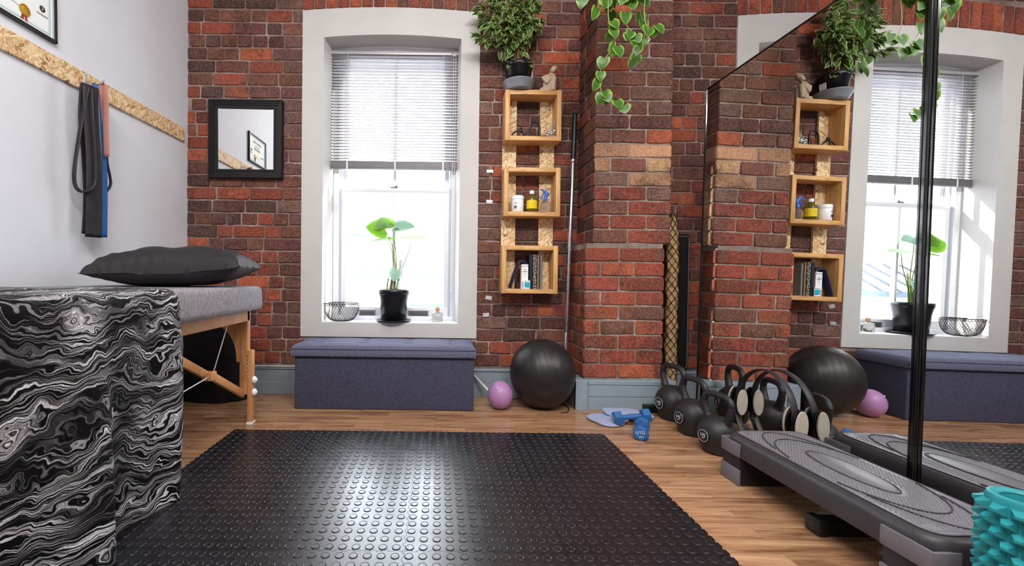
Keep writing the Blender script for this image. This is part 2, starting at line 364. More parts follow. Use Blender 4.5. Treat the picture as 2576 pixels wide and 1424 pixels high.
def text(name, body, size, mat, parent, loc, rot, extrude=.0004, align='CENTER'):
    cu = bpy.data.curves.new('t', 'FONT'); cu.body = body; cu.size = size; cu.extrude = extrude; cu.align_x = align; cu.align_y = 'CENTER'; cu.space_line = .9
    t = bpy.data.objects.new('t', cu); COL.objects.link(t); me = bake(t); bpy.data.objects.remove(t); me.name = name
    me.materials.clear(); me.materials.append(MT[mat]); o = bpy.data.objects.new(name, me); COL.objects.link(o); o.parent = parent; o.location = loc; o.rotation_euler = rot; return o
RF = (pi/2, 0, 0)     # text facing -Y

# ---------------------------------------------------------------- room
WY = 3.07; X0, X1, YB, ZC = -1.83, 4.3, -1.9, 3.2
b = B(); box(b, X0-.1, X1+.1, YB-.1, 3.5, -.08, 0); struct('floor', b, 'floor')
b = B(); box(b, X0-.1, X1+.1, YB-.1, 3.5, ZC, ZC+.1); struct('ceiling', b, 'ceil')
b = B(); box(b, X0-.12, X0, YB, 3.5, 0, ZC); struct('wall_left', b, 'wall')
b = B(); box(b, X1, X1+.12, YB, 3.5, 0, ZC); struct('wall_right', b, 'wall')
b = B(); box(b, X0-.1, X1+.1, YB-.12, YB, 0, ZC); struct('wall_front', b, 'wall')
WIN = [(-1.0, .28), (2.135, 3.415)]     # outer edges of the two plaster surrounds
ZS0, ZS1 = .405, 2.755
def arch(x, a, c, z1, rise=.03): t = (x-a)/(c-a)*2-1; return z1+rise*(1-t*t)
b = B()
def wb(x0, x1, z0, z1): box(b, x0, x1, WY, WY+.25, z0, z1)
wb(X0, WIN[0][0]+.1, 0, ZC); wb(WIN[0][1]-.1, WIN[1][0]+.1, 0, ZC); wb(WIN[1][1]-.1, X1, 0, ZC)
for a, c in WIN: wb(a+.1, c-.1, 0, ZS0+.08); wb(a+.1, c-.1, ZS1-.1, ZC)
wall = struct('wall_back', b, 'mortar')
# individual bricks, all one pattern part of the wall
PAL = dict(red=(158, 76, 58), orange=(192, 98, 66), brown=(122, 80, 66), dark=(66, 52, 52), plum=(100, 62, 60), tan=(196, 156, 116), dust=(120, 94, 86))
def pick(x, z):
    r = random.random(); up = max(0, min(1, (z-1.3)/1.2))
    if x < .9: up *= .7
    wts = dict(red=.36-.2*up, orange=.14-.04*up, brown=.18+.16*up, dark=.14+.1*up, plum=.18+.06*up)
    if .28 < x < .42 or -1.16 < x < -1.0: wts = dict(dust=.5, brown=.3, plum=.2)
    s = sum(wts.values()); r *= s
    for k, v in wts.items():
        r -= v
        if r <= 0: break
    return k
def bricks(bm, lay, u0, u1, z0, z1, P, hole=None, colour=pick, long=.236, course=.0915, gap=.013, ends=(0, 0)):
    """P(u, d, z) -> point; d is the distance out of the wall"""
    row = 0; z = z0
    while z < z1-.02:
        kind = random.choice(['s', 's', 'h', 'm']); u = u0 - (0 if ends[0] else random.random()*.1)
        if ends[0]: kind = 's' if row % 2 else 'h'
        first = True
        while u < u1-.01:
            L = {'s': long, 'h': long*.48, 'm': random.choice([long, long*.48, long*.48, long*.75])}[kind]*random.uniform(.94, 1.05)
            if ends[0] and kind == 'h' and not first: L = long
            if ends[0] and first: L = long*.48 if row % 2 else long
            first = False
            ua, ub = max(u, u0), min(u+L-gap, u1)
            if u1-ub < .075: ub = u1
            za, zb = z+gap*.5, min(z+course-gap*.5, z1)
            if ub-ua > .025 and not (hole and hole(ua, ub, za, zb)):
                k = colour((ua+ub)/2, (za+zb)/2); c = lin(PAL[k]); jt = random.uniform(.68, 1.3); col = (min(1, c[0]*jt), min(1, c[1]*jt*random.uniform(.92, 1.08)), c[2]*jt, 1)
                one_brick(bm, lay, ua, ub, za, zb, P, col)
            u += L
            if u1-u < .05: break
        z += course; row += 1
def one_brick(bm, lay, ua, ub, za, zb, P, col):
    n = max(2, int((ub-ua)/.05)); m = 2; out = []; rc = .007; j = lambda s=.0018: random.uniform(-s, s)
    for i in range(n): out.append((ua+rc+(ub-ua-2*rc)*i/(n-1), za+j()))
    out.append((ub+j(), za+rc)); out.append((ub+j(.0025), (za+zb)/2)); out.append((ub+j(), zb-rc))
    for i in range(n): out.append((ub-rc-(ub-ua-2*rc)*i/(n-1), zb+j()))
    out.append((ua+j(), zb-rc)); out.append((ua+j(.0025), (za+zb)/2)); out.append((ua+j(), za+rc))
    cu, cz = (ua+ub)/2, (za+zb)/2; D = .008+random.uniform(-.002, .003); t1, t2 = random.uniform(-.03, .03), random.uniform(-.02, .02); rings = []
    for inset, d in ((-.0015, -.003), (.0, D-.0035), (.0035, D)):
        rings.append([bm.verts.new(P(x-(inset if x > cu else -inset), (d + ((x-cu)*t1+(z-cz)*t2 if d > 0 else 0)), z-(inset if z > cz else -inset))) for x, z in out])
    fs = []
    for a, c in zip(rings, rings[1:]):
        for i in range(len(out)):
            k = (i+1) % len(out); fs.append(bm.faces.new((a[i], a[k], c[k], c[i])))
    fs.append(bm.faces.new(rings[-1]))
    for f in fs:
        f.smooth = len(f.verts) == 4
        for lp in f.loops: lp[lay] = col
def inwin(ua, ub, za, zb):
    for a, c in WIN:
        if ub > a+.004 and ua < c-.004 and zb > ZS0 and za < arch((ua+ub)/2, a, c, ZS1)-.012: return True
    return False
b = B(); lay = b.loops.layers.float_color.new('tone')
fr = lambda u, d, z: (u, WY-d, z)
for (ua, ub, za, zb) in ((X0, -1.003, .2, 2.76), (.283, 1.0, .2, 2.76), (1.46, 2.13, .2, 2.76), (3.42, X1, .2, 2.76)): bricks(b, lay, ua, ub, za, zb, fr)
for a, c in WIN:
    bricks(b, lay, a, c, .2, .39, fr)
bricks(b, lay, X0, -1.003, 2.765, ZC, fr, course=.088)
bricks(b, lay, .283, 2.13, 2.765, ZC, fr, course=.088); bricks(b, lay, 3.42, X1, 2.765, ZC, fr, course=.088)
for a, c in WIN:      # soldier course above each window following the arch
    n = 15
    for i in range(n):
        xa = a+(c-a)*i/n; xb = a+(c-a)*(i+1)/n-.012; z = arch((xa+xb)/2, a, c, ZS1)+.008
        cc = lin(PAL[random.choice(['red', 'orange', 'brown', 'red'])]); one_brick(b, lay, xa, xb, z, z+.2, fr, cc)
    bricks(b, lay, a, c, ZS1+.25, ZC, fr)
obj('brickwork', b, 'brick', wall)

# pillar
b = B(); box(b, .96, 1.457, 2.746, WY+.02, .15, 1.08); box(b, 1.01, 1.492, 2.746, WY+.02, 1.08, ZC)
pil = struct('wall_pillar', b, 'pmortar')
def pcol(x, z):
    if 1.44 < z < 1.76 and random.random() < (.9 if z > 1.6 and z < 1.72 else .6 if x > 1.35 else .1): return 'tan'
    r = random.random()
    if z < 1.1: return 'red' if r < .6 else 'orange' if r < .85 else 'brown'
    if z < 1.45: return 'red' if r < .45 else 'brown' if r < .75 else 'dust'
    return 'brown' if r < .4 else 'dust' if r < .65 else 'plum' if r < .85 else 'dark' if r < .93 else 'orange'
b = B(); lay = b.loops.layers.float_color.new('tone')
bricks(b, lay, .953, 1.464, .2, 1.075, lambda u, d, z: (u, 2.746-d, z), colour=pcol, course=.095, ends=(1, 1), gap=.013, long=.228)
bricks(b, lay, 1.003, 1.499, 1.08, ZC, lambda u, d, z: (u, 2.746-d, z), colour=pcol, course=.0925, ends=(1, 1), gap=.012, long=.228)
bricks(b, lay, 2.742, 3.07, .2, 1.075, lambda u, d, z: (.96-d, u, z), colour=pcol, course=.095, gap=.013)
bricks(b, lay, 2.742, 3.07, 1.08, ZC, lambda u, d, z: (1.01-d, u, z), colour=lambda x, z: random.choice(['dark', 'brown', 'red', 'plum']), course=.0925, gap=.011)
bricks(b, lay, 2.742, 3.07, .2, 1.075, lambda u, d, z: (1.457+d, u, z), colour=pcol, course=.095, gap=.013)
bricks(b, lay, 2.742, 3.07, 1.08, ZC, lambda u, d, z: (1.492+d, u, z), colour=lambda x, z: 'tan' if z < 1.7 and random.random() < .6 else 'brown', course=.0925, gap=.012)
obj('brickwork', b, 'brick', pil)

# skirting: pipe boxing along the wall and the plinth round the pillar
def skirt(name, x0, x1, y):
    b = B(); box(b, x0, x1, y, WY+.02, 0, .185, .004); box(b, x0, x1, y-.008, y+.02, .178, .196, .003); box(b, x0, x1, y-.004, y+.01, .0, .085, .002)
    return struct(name, b, 'skirting')
skirt('baseboard_back', X0, .96, 3.0); skirt('baseboard_back_right', 1.46, X1, 3.0)
b = B(); box(b, .893, 1.535, 2.715, WY-.08, 0, .188, .003); box(b, .893, .97, 2.702, 2.74, 0, .19, .002)
box(b, .975, 1.535, 2.706, 2.74, .165, .19, .002); box(b, .975, 1.535, 2.71, 2.74, .088, .163, .002); box(b, .975, 1.535, 2.71, 2.74, .0, .085, .002); box(b, .888, 1.54, 2.71, 2.99, .186, .193, .002)
struct('baseboard_pillar', b, 'skirting')
b = B(); box(b, X0, X0+.02, YB, 3.0, 0, .16, .004); struct('baseboard_left', b, 'skirting')

# ---------------------------------------------------------------- windows
def window(idx, ox):
    """window whose surround starts at x = ox; all z in world"""
    root = bpy.data.objects.new('window_%d' % idx, None); COL.objects.link(root); root.location = (ox, WY, ZS0); root['kind'] = 'structure'
    a, c = ox, ox+1.28; ia, ic = ox+.155, ox+1.145; z0, z1 = .51, 2.565
    def P(name, b, m): return obj(name, b, m, root, world=True, auto=35)
    # plaster surround with arched head
    b = B(); n = 24; yf, yb = WY-.012, WY+.03
    outer = [(a, ZS0)]+[(a+(c-a)*i/n, arch(a+(c-a)*i/n, a, c, ZS1)) for i in range(n+1)]+[(c, ZS0)]
    inner = [(ia, z0)]+[(ia+(ic-ia)*i/n, arch(ia+(ic-ia)*i/n, ia, ic, z1, .025)) for i in range(n+1)]+[(ic, z0)]
    def ring(y, pts): return [b.verts.new((x, y, z)) for x, z in pts]
    fo, fi, bo = ring(yf, outer), ring(yf, inner), ring(yb, outer)
    bk = WY+.19; back = [(x+(.035 if x < (ia+ic)/2-.3 else -.025 if x > (ia+ic)/2+.3 else .035-(.06)*((x-(ia+ic)/2)+.3)/.6), z if i not in () else z) for i, (x, z) in enumerate(inner)]
    back = [(x, z-.01 if z > 1 else z) for x, z in back]; bi = ring(bk, back); m = len(outer)
    for i in range(m):
        k = (i+1) % m
        b.faces.new((fo[i], fo[k], fi[k], fi[i])); b.faces.new((bo[i], bo[k], fo[k], fo[i])); b.faces.new((fi[i], fi[k], bi[k], bi[i]))
    bmesh.ops.recalc_face_normals(b, faces=b.faces[:])
    P('surround', b, 'surround')
    # box frame filling the masonry opening
    b = B(); y0, y1 = WY+.16, WY+.3; L, Rr, T, Bt = ia+.02, ic-.01, z1+.02, z0-.02
    box(b, L-.06, L+.055, y0+.01, y1, Bt, T, .004); box(b, Rr-.045, Rr+.06, y0+.01, y1, Bt, T, .004); box(b, L, Rr, y0, y1, 2.47, T+.1, .004); box(b, L, Rr, y0, y1, Bt, z0+.035, .004)
    box(b, L+.05, L+.075, y0+.045, y1, Bt, T, .003); box(b, Rr-.065, Rr-.04, y0+.045, y1, Bt, T, .003); P('window_frame', b, 'upvc')
    b = B(); box(b, ia-.01, ic+.01, WY-.008, WY+.2, z0-.03, z0+.002, .003); P('window_sill', b, 'upvc')
    xl, xr = L+.07, Rr-.06; mx = (xl+xr)/2-.01
    def sash(y, za, zb, bot, top):
        b = B(); box(b, xl, xl+.035, y, y+.035, za, zb, .004); box(b, xr-.035, xr, y, y+.035, za, zb, .004)
        box(b, xl, xr, y-.002, y+.037, za, za+bot, .004); box(b, xl, xr, y-.002, y+.037, zb-top, zb, .004); box(b, mx-.011, mx+.011, y+.003, y+.033, za, zb, .003)
        s = P('sash', b, 'upvc'); b = B(); box(b, xl+.01, xr-.01, y+.015, y+.019, za+.01, zb-.01); obj('pane', b, 'glass', s, world=True)
        s.children[0].location = (0, 0, 0); return s
    sash(WY+.19, z0+.03, 1.53, .07, .035); sash(WY+.232, 1.50, 2.49, .035, .05)
    b = B()
    for q in (-.02, .02): tube(b, [(mx+q, WY+.2, 1.53), (mx+q, WY+.2, 1.545)], .004)
    box(b, mx-.03, mx+.03, WY+.19, WY+.215, 1.53, 1.54, .002); tube(b, [(mx, WY+.2, 1.54), (mx+.03, WY+.18, 1.548)], .005); P('sash_lock', b, 'stack')
    # trickle vent grilles along the bottom rail
    for xa, xb in ((mx-.26, mx-.13), (mx+.12, mx+.28)):
        b = B(); y = WY+.175; tube(b, [(xa, y, .545), (xb, y, .545), (xb, y, .585), (xa, y, .585)], .002, 4, closed=True)
        k = xa
        while k < xb-.012:
            for s in (0, 1): tube(b, [(k+s*.012, y, .546), (k+(1-s)*.012, y, .584)], .0012, 3, cap=False)
            tube(b, [(k, y, .565), (k+.012, y, .565)], .001, 3, cap=False); k += .006
        P('vent_grille', b, 'wire')
    return ia, ic, mx
W1 = window(1, -1.0); W2 = window(2, 2.135)
def blind(ox, label, grp='venetian blinds in the windows', zl=1.71):
    r = thing('venetian_blind', label, 'blind', (ox+.64, WY+.12, 2.56), group=grp); xa, xb = ox+.175, ox+1.15; y = WY+.125
    P = lambda n, b, m: obj(n, b, m, r, world=True, auto=40)
    b = B(); box(b, xa, xb, y-.018, y+.018, 2.51, 2.535, .003); P('headrail', b, 'slat')
    b = B(); z = 2.5; i = 0
    while z > zl:
        t = rad(-8)
        def f(u, v, z=z): q = (v-.5)*.027; return (xa+(xb-xa)*u, y+q, z+q*math.tan(t)+.002*(1-(2*v-1)**2)-.0006*sin(u*9+i))
        grid(b, f, 6, 4); z -= .0225; i += 1
    s = P('slats', b, 'slat'); md = s.modifiers.new('t', 'SOLIDIFY'); md.thickness = .0006
    b = B(); z = zl-.055
    box(b, xa, xb, y-.014, y+.014, z, z+.012, .003)
    for k in range(12): box(b, xa+random.uniform(0, .002), xb-random.uniform(0, .002), y-.014, y+.014, z+.013+k*.0036, z+.0155+k*.0036)
    P('bottom_rail', b, 'stack')
    for fx in (.13, .5, .87):
        b = B(); x = xa+(xb-xa)*fx
        for dy in (-.0155, .0155): tube(b, [(x, y+dy, 2.51), (x, y+dy, zl-.055)], .0009, 4)
        box(b, x-.006, x+.006, y-.0165, y-.015, zl-.058, zl+.002)
        P('ladder_cord', b, 'cord')
    b = B(); tube(b, [(xb-.055, y-.025, 2.52), (xb-.055, y-.025, 1.2), (xb-.06, y-.025, .75)], .0015, 5); tube(b, [(xb-.04, y-.028, 2.52), (xb-.04, y-.028, 1.25), (xb-.05, y-.026, .78)], .0015, 5)
    lathe(b, [(0, .0), (.006, .004), (.004, .035), (0, .036)], 10, xb-.055, y-.025, .735); P('pull_cord', b, 'cord')
    b = B(); box(b, xb-.07, xb-.035, y-.026, y+.015, 2.5, 2.537, .002); P('cord_lock', b, 'stack')
    b = B(); tube(b, [(xb-.075, y-.024, 2.5), (xb-.075, y-.024, 1.5)], .003, 6); P('tilt_wand', b, 'clear')
    return r
blind(-1.0, 'grey venetian blind half drawn in the window over the fabric bench'); blind(2.135, 'grey venetian blind drawn high in the second window behind the big mirror', zl=2.35)

# outside: building across the yard
r = thing('building', 'pale building across the yard seen through the window panes', 'building', (0, 12, -3))
P = lambda n, b, m: obj(n, b, m, r, world=True)
b = B(); box(b, -14, 16, 12, 13, -3, 2.9); P('wall', b, 'build')
b = B(); box(b, 2, 3.2, 11.6, 12.1, -3, 3.4); P('brick_pier', b, 'terrabuild')
for i in range(7):
    b = B(); x = -9+i*3.2; box(b, x, x+.7, 11.95, 12.1, 2.0, 2.6, .02); f = P('window', b, 'bglass')
for i in range(5):
    b = B(); x = -8+i*3.6; box(b, x, x+1.6, 11.95, 12.1, -1.6, .1, .02); f = P('window', b, 'bglass')
b = B(); box(b, -14, 16, 10.5, 10.6, .75, .9)
for i in range(60): tube(b, [(-14+i*.5, 10.55, .85), (-14+i*.5, 12, 1.7)], .03, 4)
P('roof_glazing', b, 'bglass')
b = B(); box(b, -20, 22, 3.6, 14, -3.2, -3); tag(obj('yard', b, 'ground', world=True, loc=(0, 8, -3.2)), 'pale paved yard outside below the windows', 'yard', kind='structure')

# ---------------------------------------------------------------- big wall mirror on the right (two panels)
MO = V((1.622, 2.636, .012)); ang = .0147; LEAN = .01375    # far bottom edge of the first panel
def mirror_panel(label, s0, wd):
    d = V((sin(ang), -cos(ang), 0)); o = MO+d*s0
    r = thing('wall_mirror', label, 'mirror', o, (0, LEAN, ang), 'tall gym mirror panels')
    # local: y negative = towards the camera, x = behind
    b = B(); box(b, .004, .012, -wd+.008, -.008, .008, 2.017); obj('mirror_glass', b, 'mirror', r)
    b = B(); t = .007
    for (y0, y1, z0, z1) in ((-wd, -wd+t, 0, 2.025), (-t, 0, 0, 2.025), (-wd, 0, 0, t), (-wd, 0, 2.025-t, 2.025)): box(b, 0, .03, y0, y1, z0, z1, .001)
    obj('mirror_frame', b, 'blackgloss', r)
    b = B(); box(b, .013, .028, -wd+.008, -.008, .008, 2.017); obj('back_board', b, 'frame', r)
    return r
mirror_panel('tall black-edged gym mirror panel beside the brick pillar and kettlebells', 0, 1.18)
mirror_panel('nearer tall gym mirror panel beside the stepper and foam roller', 1.205, 1.18)
b = B(); box(b, -.004, .03, -.022, 0, 0, 2.03, .006); box(b, -.007, -.003, -.017, -.005, 0, 2.03, .002)
d = V((sin(ang), -cos(ang), 0)); o = obj('mirror_joint_strip', b, 'blackgloss', loc=MO+d*1.182); o.rotation_euler = (0, LEAN, ang)
tag(o, 'glossy black vertical strip joining the two big mirror panels', 'strip')

# ---------------------------------------------------------------- floor mat tiles
def tile_mesh():
    b = B(); s = .5; n = 14; t = .0065; g = .0006; d = .006; pts = []
    def edge(p0, dx, dy, nx, ny, sgn):
        L = s/n
        for i in range(n):
            a = i*L
            for q, o_ in ((.0, 0), (.25, 0), (.19, 1), (.81, 1), (.75, 0)):
                pts.append((p0[0]+dx*(a+q*L)+nx*o_*d*sgn, p0[1]+dy*(a+q*L)+ny*o_*d*sgn))
    edge((g, g), 1, 0, 0, -1, -1); edge((s-g, g), 0, 1, 1, 0, 1); edge((s-g, s-g), -1, 0, 0, 1, 1); edge((g, s-g), 0, -1, -1, 0, -1)
    vs1 = [b.verts.new((x, y, t)) for x, y in pts]; vs0 = [b.verts.new((x, y, 0)) for x, y in pts]; f = b.faces.new(vs1)
    for i in range(len(pts)): k = (i+1) % len(pts); b.faces.new((vs0[i], vs0[k], vs1[k], vs1[i]))
    m = 12; pitch = s/m; sg = 20
    for i in range(m):
        for j in range(m):
            cx, cy = (i+.5)*pitch, (j+.5)*pitch
            prof = [(.0137, t-.0005), (.0133, t+.0016), (.0124, t+.0022), (.0112, t+.0018), (.0106, t+.0013)]
            rs = [[b.verts.new((cx+r*cos(2*pi*k/sg), cy+r*sin(2*pi*k/sg), z)) for k in range(sg)] for r, z in prof]
            for a, c in zip(rs, rs[1:]):
                for k in range(sg): f = b.faces.new((a[k], a[(k+1) % sg], c[(k+1) % sg], c[k])); f.smooth = True
            b.faces.new(rs[-1])
    return b
tm = None; rows = ['nearest row', 'middle row', 'far row facing the bench']
colsn = ['leftmost', 'second from left', 'third from left', 'rightmost']
for j in range(3):
    for i in range(4):
        lab = 'black studded rubber floor tile, %s in the %s' % (colsn[i], rows[j]); loc = (-1.1+i*.5, .775+j*.5, 0)
        if tm is None: tm = obj('rubber_mat_tile', tile_mesh(), 'rubber', loc=loc); o = tm
        else: o = tm.copy(); COL.objects.link(o); o.location = loc
        tag(o, lab, 'mat tile', 'interlocking rubber floor tiles')

# ---------------------------------------------------------------- bench ottoman
r = thing('storage_bench', 'blue-grey fabric storage bench with tufted lid below the window', 'bench', (-.34, 2.84, 0))
P = lambda n, b, m, **k: obj(n, b, m, r, world=True, **k)
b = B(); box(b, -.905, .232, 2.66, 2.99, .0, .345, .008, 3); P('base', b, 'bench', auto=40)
b = B(); xa, xb, ya, yb = -.925, .243, 2.645, 2.992
tuf = [(-.925+1.168*(i+.5)/4.0, ya+.347*q) for i in range(4) for q in (.32, .72)]
def lid(u, v):
    # u round the section: front face up, over the top; v along x
    x = xa+(xb-xa)*u; y = ya+(yb-ya)*v
    ed = min(x-xa, xb-x, y-ya, yb-y); z = .405+.012*min(1, ed/.06)
    e = max(0, 1-ed/.022); z -= .022*(1-sqrt(max(0, 1-e*e)))
    for tx, ty in tuf:
        dd = sqrt((x-tx)**2+(y-ty)**2); z -= .013*math.exp(-(dd/.022)**2)+.006*math.exp(-(dd/.05)**2)
    for tx, ty in tuf:
        if abs(y-ty) < .12: z -= .003*math.exp(-((x-tx)/.008)**2)
    z -= .002*math.exp(-((y-(ya+.347*.32))/.007)**2)+.002*math.exp(-((y-(ya+.347*.72))/.007)**2)
    return (x, y, z)
grid(b, lid, 150, 60)
bd = [(xa, ya), (xb, ya), (xb, yb), (xa, yb)]
for k in range(4):
    p, q = bd[k], bd[(k+1) % 4]; cxm, cym = (xa+xb)/2, (ya+yb)/2
    def sd(u, v, p=p, q=q):
        x = p[0]+(q[0]-p[0])*u; y = p[1]+(q[1]-p[1])*u; o_ = .003*sin(pi*v); nx, ny = (q[1]-p[1]), -(q[0]-p[0]); L = sqrt(nx*nx+ny*ny)
        return (x+nx/L*o_, y+ny/L*o_, .338+v*(.383-.338))
    grid(b, sd, 20, 4)
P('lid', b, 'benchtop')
for tx, ty in tuf: b = B(); ell(b, (tx, ty, .3995), (.009, .009, .005), u=12, v=8); P('tuft_button', b, 'benchtop')
b = B(); tube(b, [(xa+.003, ya-.001, .34), (xb-.003, ya-.001, .34)], .0025, 6); tube(b, [(xa+.004, ya, .384), (xb-.004, ya, .384)], .003, 6); P('piping', b, 'bench')

# ---------------------------------------------------------------- framed mirror on the brick wall
r = thing('framed_mirror', 'small mirror in wide black frame on the brick wall over the massage table', 'mirror', (-1.395, 3.055, 1.54), (0, 0, 0))
def mitred(b, x0, x1, z0, z1, prof, P=lambda x, d, z: (x, -d, z)):
    rg = []
    for ins, dp in prof: rg.append([b.verts.new(P(x, dp, z)) for x, z in ((x0+ins, z0+ins), (x1-ins, z0+ins), (x1-ins, z1-ins), (x0+ins, z1-ins))])
    for p, q in zip(rg, rg[1:]):
        for k in range(4): b.faces.new((p[k], p[(k+1) % 4], q[(k+1) % 4], q[k]))
b = B(); mitred(b, -.264, .264, 0, .56, [(0, -.01), (0, .03), (.004, .034), (.012, .034), (.014, .028), (.024, .028), (.026, .023), (.036, .023), (.038, .018), (.05, .018), (.052, .022), (.062, .022), (.066, .018), (.066, .0)])
obj('frame', b, 'frame', r, auto=40)
b = B(); box(b, -.2, .2, -.012, -.006, .062, .5); g = obj('mirror_glass', b, 'mirror', r, rot=(rad(.7), 0, rad(.5)))

# ---------------------------------------------------------------- OSB rail, certificate, bands on the left wall
b = B(); box(b, X0+.001, X0+.016, .2, 3.005, -.047, .047, .001); o = obj('strand_board_rail', b, 'osb', loc=(0, 0, 1.8)); o.rotation_euler = (rad(.95), 0, 0); o.location = (0, 0, 1.786)
tag(o, 'long strand board rail fixed across the white left wall', 'rail')
r = thing('framed_certificate', 'framed certificate with gold rosette on the white wall above the rail', 'certificate', (X0, 1.8, 1.92), (rad(.9), 0, 0)); ww, hh = .41, .285
b = B()
for (y0, y1, z0, z1) in ((-ww/2, ww/2, 0, .014), (-ww/2, ww/2, hh-.014, hh), (-ww/2, -ww/2+.014, 0, hh), (ww/2-.014, ww/2, 0, hh)): box(b, .001, .02, y0, y1, z0, z1, .003)
obj('frame', b, 'frame', r)
b = B()
for (y0, y1, z0, z1) in ((-ww/2+.012, ww/2-.012, .012, .016), (-ww/2+.012, ww/2-.012, hh-.016, hh-.012), (ww/2-.016, ww/2-.012, .012, hh-.012), (-ww/2+.012, -ww/2+.016, .012, hh-.012)): box(b, .004, .016, y0, y1, z0, z1)
obj('inner_bead', b, 'silver', r)
b = B(); box(b, .002, .008, -ww/2+.012, ww/2-.012, .012, hh-.012); obj('certificate_paper', b, 'paper', r)
b = B()
for k, off in enumerate((.026, .034)):
    y0, y1, z0, z1 = -ww/2+off, ww/2-off, off, hh-off; t = .0035 if k == 0 else .001
    for (a, c, e, f) in ((y0, y1, z0, z0+t), (y0, y1, z1-t, z1), (y0, y0+t, z0, z1), (y1-t, y1, z0, z1)): box(b, .008, .0084, a, c, e, f)
tube(b, spline([(.0086, -.14, .075), (.0086, -.07, .062), (.0086, 0, .08), (.0086, .08, .06)], 5), .0014, 4); obj('printed_border', b, 'tealline', r)
b = B(); m = Matrix.Rotation(pi/2, 4, 'Y')
for k in range(16): a = k*pi/8; tube(b, [(.0095, .055+.02*cos(a), .07+.02*sin(a)), (.0095, .056+.024*cos(a), .07+.024*sin(a))], .004, 5)
lathe(b, [(0, .003), (.019, .003), (.021, 0)], 24, .0085, .055, .07, m); o = obj('gold_rosette', b, 'gold', r)
b = B()
for s in (-1, 1): prism(b, [(0, 0), (.01, 0), (.01+s*.006, -.03), (.004+s*.006, -.024), (s*.008-.002, -.032)], .0012, Matrix(((0, 0, 1, .0086), (1, 0, 0, .05+s*.004), (0, 1, 0, .055), (0, 0, 0, 1))))
obj('ribbon_tails', b, 'red', r)
RX = (pi/2, 0, pi/2)   # faces +X
text('certificate_heading', 'CERTIFICATION', .028, 'ink', r, (.0088, 0, .215), RX); text('certificate_lines', 'This is to certify that\n\nhas completed the course and\nis awarded this certificate', .013, 'ink', r, (.0088, 0, .165), RX)
text('certificate_small_print', 'Date of certification\nCertificate number', .009, 'ink', r, (.0088, -.12, .1), RX); text('certificate_logo', 'Awarding Body', .009, 'ink', r, (.0088, .14, .098), RX)
b = B(); lathe(b, [(0, 0), (.014, 0), (.014, .0004), (0, .0004)], 24, .0085, .14, .125, m); lg = obj('round_logo', b, 'ink', r); text('logo_figure', '3', .02, 'whiteink', r, (.0094, .14, .125), RX)

def hook(y, z):
    r = thing('wall_hook', 'small steel hook on the strand board rail above the bands', 'hook', (X0+.016, y, z))
    b = B(); box(b, 0, .002, -.008, .008, -.03, .03, .001); lathe(b, [(0, .004), (.003, .004), (.003, 0)], 10, 0, 0, .015, Matrix.Rotation(pi/2, 4, 'Y')); obj('hook_plate', b, 'clip', r)
    b = B(); tube(b, spline([(.002, 0, -.015), (.05, 0, -.03), (.085, 0, -.026), (.092, 0, -.008)], 4), .004, 8); obj('hook_arm', b, 'chrome', r)
hook(2.165, 1.84)
# bands: flat ribbons; section wide in the direction 'up'
def band(label, pts, half, th, mat, up=(.25, 0, 0), closed=False, grp='exercise bands on the wall hook'):
    b = B(); tube(b, spline(pts, 6, closed), 1, 10, closed, sq=(half, th), up=up); o = obj('exercise_band', b, mat, loc=pts[0], world=True)
    return tag(o, label, 'exercise band', grp)
band('wide black resistance band hanging lowest from the wall hook', [(-1.750, 2.109, 1.781), (-1.730, 2.094, 1.751), (-1.730, 2.099, 1.609), (-1.725, 2.108, 1.415), (-1.725, 2.108, 1.217), (-1.730, 2.112, 1.025)], .036, .0035, 'bandblack', up=(.45, .9, 0))
band('wide black band folded behind the lowest hanging one', [(-1.780, 2.131, 1.787), (-1.780, 2.121, 1.616), (-1.780, 2.141, 1.423), (-1.780, 2.151, 1.224), (-1.780, 2.141, 1.042)], .03, .0035, 'bandblack', up=(.35, .9, 0))
band('bright blue resistance band hanging beside the black bands', [(-1.762, 2.165, 1.808), (-1.752, 2.165, 1.782), (-1.752, 2.178, 1.577), (-1.752, 2.196, 1.398), (-1.752, 2.199, 1.234), (-1.752, 2.197, 1.033)], .02, .003, 'bandblue', up=(.6, .8, 0))
band('folded salmon pink band, shortest on the wall hook', [(-1.720, 2.182, 1.448), (-1.720, 2.176, 1.597), (-1.720, 2.176, 1.739), (-1.730, 2.173, 1.807), (-1.740, 2.168, 1.800), (-1.750, 2.175, 1.718), (-1.750, 2.188, 1.580)], .014, .003, 'bandpink', up=(1, .1, 0))
band('thin black loop band swinging left of the others', [(-1.730, 2.080, 1.764), (-1.750, 2.067, 1.596), (-1.760, 2.038, 1.357), (-1.760, 2.043, 1.266), (-1.730, 2.057, 1.242), (-1.710, 2.090, 1.288), (-1.710, 2.094, 1.411), (-1.710, 2.080, 1.602), (-1.720, 2.082, 1.758)], .011, .004, 'bandblack', up=(1, 0, 0))
band('thin black loop band hanging right of the pink band', [(-1.750, 2.204, 1.730), (-1.750, 2.220, 1.456), (-1.750, 2.241, 1.368), (-1.750, 2.247, 1.317), (-1.760, 2.233, 1.282), (-1.780, 2.242, 1.336), (-1.780, 2.231, 1.449)], .008, .004, 'bandblack', up=(1, 0, 0))

